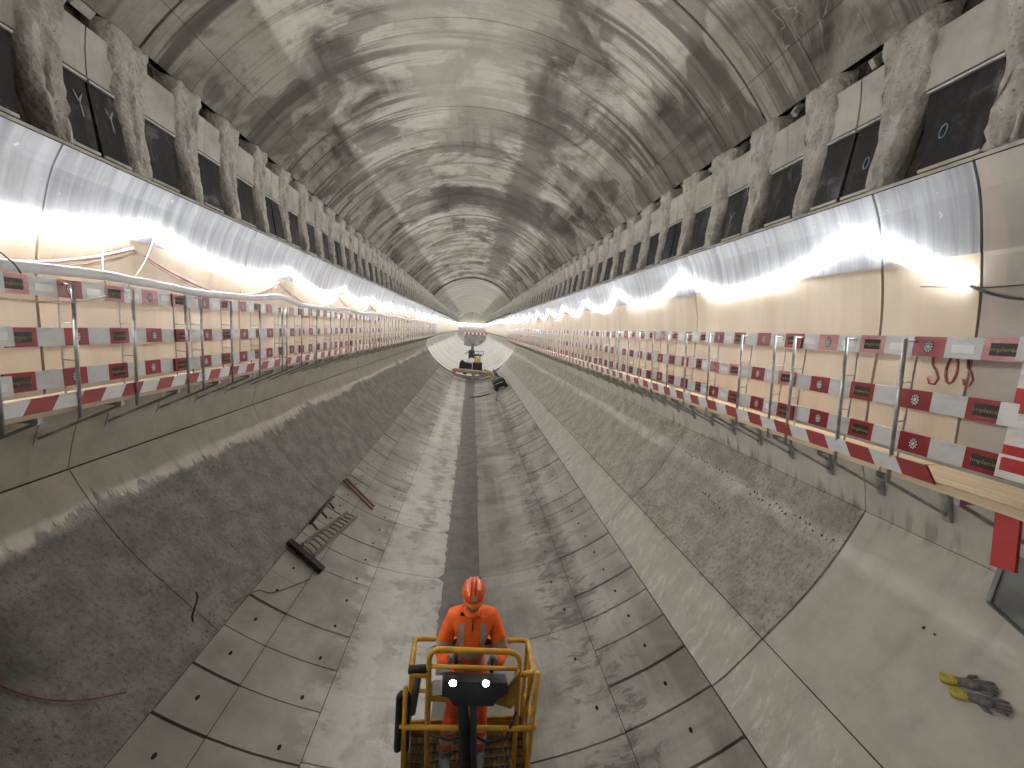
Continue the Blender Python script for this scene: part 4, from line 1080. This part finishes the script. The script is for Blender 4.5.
# reflective bands laid on the cloth
from mathutils.bvhtree import BVHTree
bvh = BVHTree.FromPolygons([v.co for v in body.vertices], [tuple(p.vertices) for p in body.polygons])
def band(c, axis, wd, rmax, nm='reflective_band', n=28):
    ax = Vector(axis).normalized(); u = ax.cross(Vector((0, 1, 0))).normalized(); v = ax.cross(u); vs = []; fs = []
    for j in range(3):
        for i in range(n):
            d = u*cos(2*pi*i/n)+v*sin(2*pi*i/n); o_ = Vector(c)+ax*wd*(j/2-.5)
            h = bvh.ray_cast(o_+d*rmax, -d, rmax)[0]
            vs.append((h if h else o_+d*.05)+d*.004)
    for j in range(2):
        for i in range(n): fs.append((j*n+i, j*n+(i+1) % n, (j+1)*n+(i+1) % n, (j+1)*n+i))
    m_ = MB(); m_.add(vs, fs, 'refl', True); return m_.build(nm, person)
for z in (1.095, 1.215): band((.09, 3.13, pf+z), (0, 0, 1), .058, .215)
band(B(-.135, 3.055, pf+1.275), B(-.022, -.05, -.14), .055, .105); band(B(.345, 3.055, pf+1.265), B(.025, -.05, -.14), .055, .105)
for x, z in ((-.068, .365), (-.09, .235), (.203, .365), (.205, .235)): band((x, 3.11, pf+z), (0, 0, 1), .055, .11)
for x in (.005, .193):
    vs = []; fs = []; zs = [1.245+.022*i for i in range(12)]
    for z in zs:
        for dx in (-.024, 0, .024):
            h = bvh.ray_cast(Vector((x+dx, 2.7, pf+z)), Vector((0, 1, 0)), .6)[0]
            vs.append((h if h else Vector((x+dx, 3.05, pf+z)))+Vector((0, -.005, .003)))
    for j in range(len(zs)-1):
        for i in range(2): fs.append((j*3+i, j*3+i+1, j*3+i+4, j*3+i+3))
    m_ = MB(); m_.add(vs, fs, 'refl', True); m_.build('reflective_strap', person)
# boots
for x, y in ((-.108, 3.10), (.205, 3.10)):
    m_ = MB(); m_.ell((x, y-.055, pf+.045), (.052, .145, .058), 'boot', 14, 8, None, lambda q: Vector((q.x, q.y, max(q.z, -.75)))); m_.tube([(x, y+.02, pf+.03), (x, y+.02, pf+.15)], [.06, .056], 'boot', 10); m_.build('boot', person)
# gloved hands: palm, four fingers closing on the stick, thumb
for sx, wr, st in ((-1, B(-.065, 2.865, pf+1.30), B(-.03, 2.76, -2.60)), (1, B(.295, 2.865, pf+1.27), B(.26, 2.76, -2.64))):
    d = (st-wr).normalized(); side = Vector((sx, 0, 0)); upv = d.cross(side)*sx
    if upv.z < 0: upv = -upv
    jj = [(wr, .030), (wr+d*.03, (.036, .026)), (wr+d*.065, (.040, .024)), (wr+d*.09, (.034, .02))]; ee = [(0, 1), (1, 2), (2, 3)]
    for q, (o_, L) in enumerate(((-.027, .055), (-.009, .064), (.009, .06), (.027, .048))):
        b0 = len(jj); base = wr+d*.085+side*o_
        jj += [(base, .0105), (base+d*L*.45+upv*.004, .0095), (base+d*L*.7-upv*L*.35, .009), (base+d*L*.45-upv*L*.65, .008)]
        ee += [(3, b0), (b0, b0+1), (b0+1, b0+2), (b0+2, b0+3)]
    b0 = len(jj); jj += [(wr+d*.04-side*sx*.0+side*(-sx)*.034, .012), (wr+d*.075+side*(-sx)*.046-upv*.02, .0105), (wr+d*.10+side*(-sx)*.036-upv*.04, .009)]
    ee += [(1, b0), (b0, b0+1), (b0+1, b0+2)]
    me = skin('hand', jj, ee, 0, 1); me.materials.clear(); me.materials.append(M['glove'])
    for p in me.polygons: p.use_smooth = True; p.material_index = 0
    o = bpy.data.objects.new('glove', me); COL.objects.link(o); o.parent = person; o['label'] = 'grey work glove on the hand'
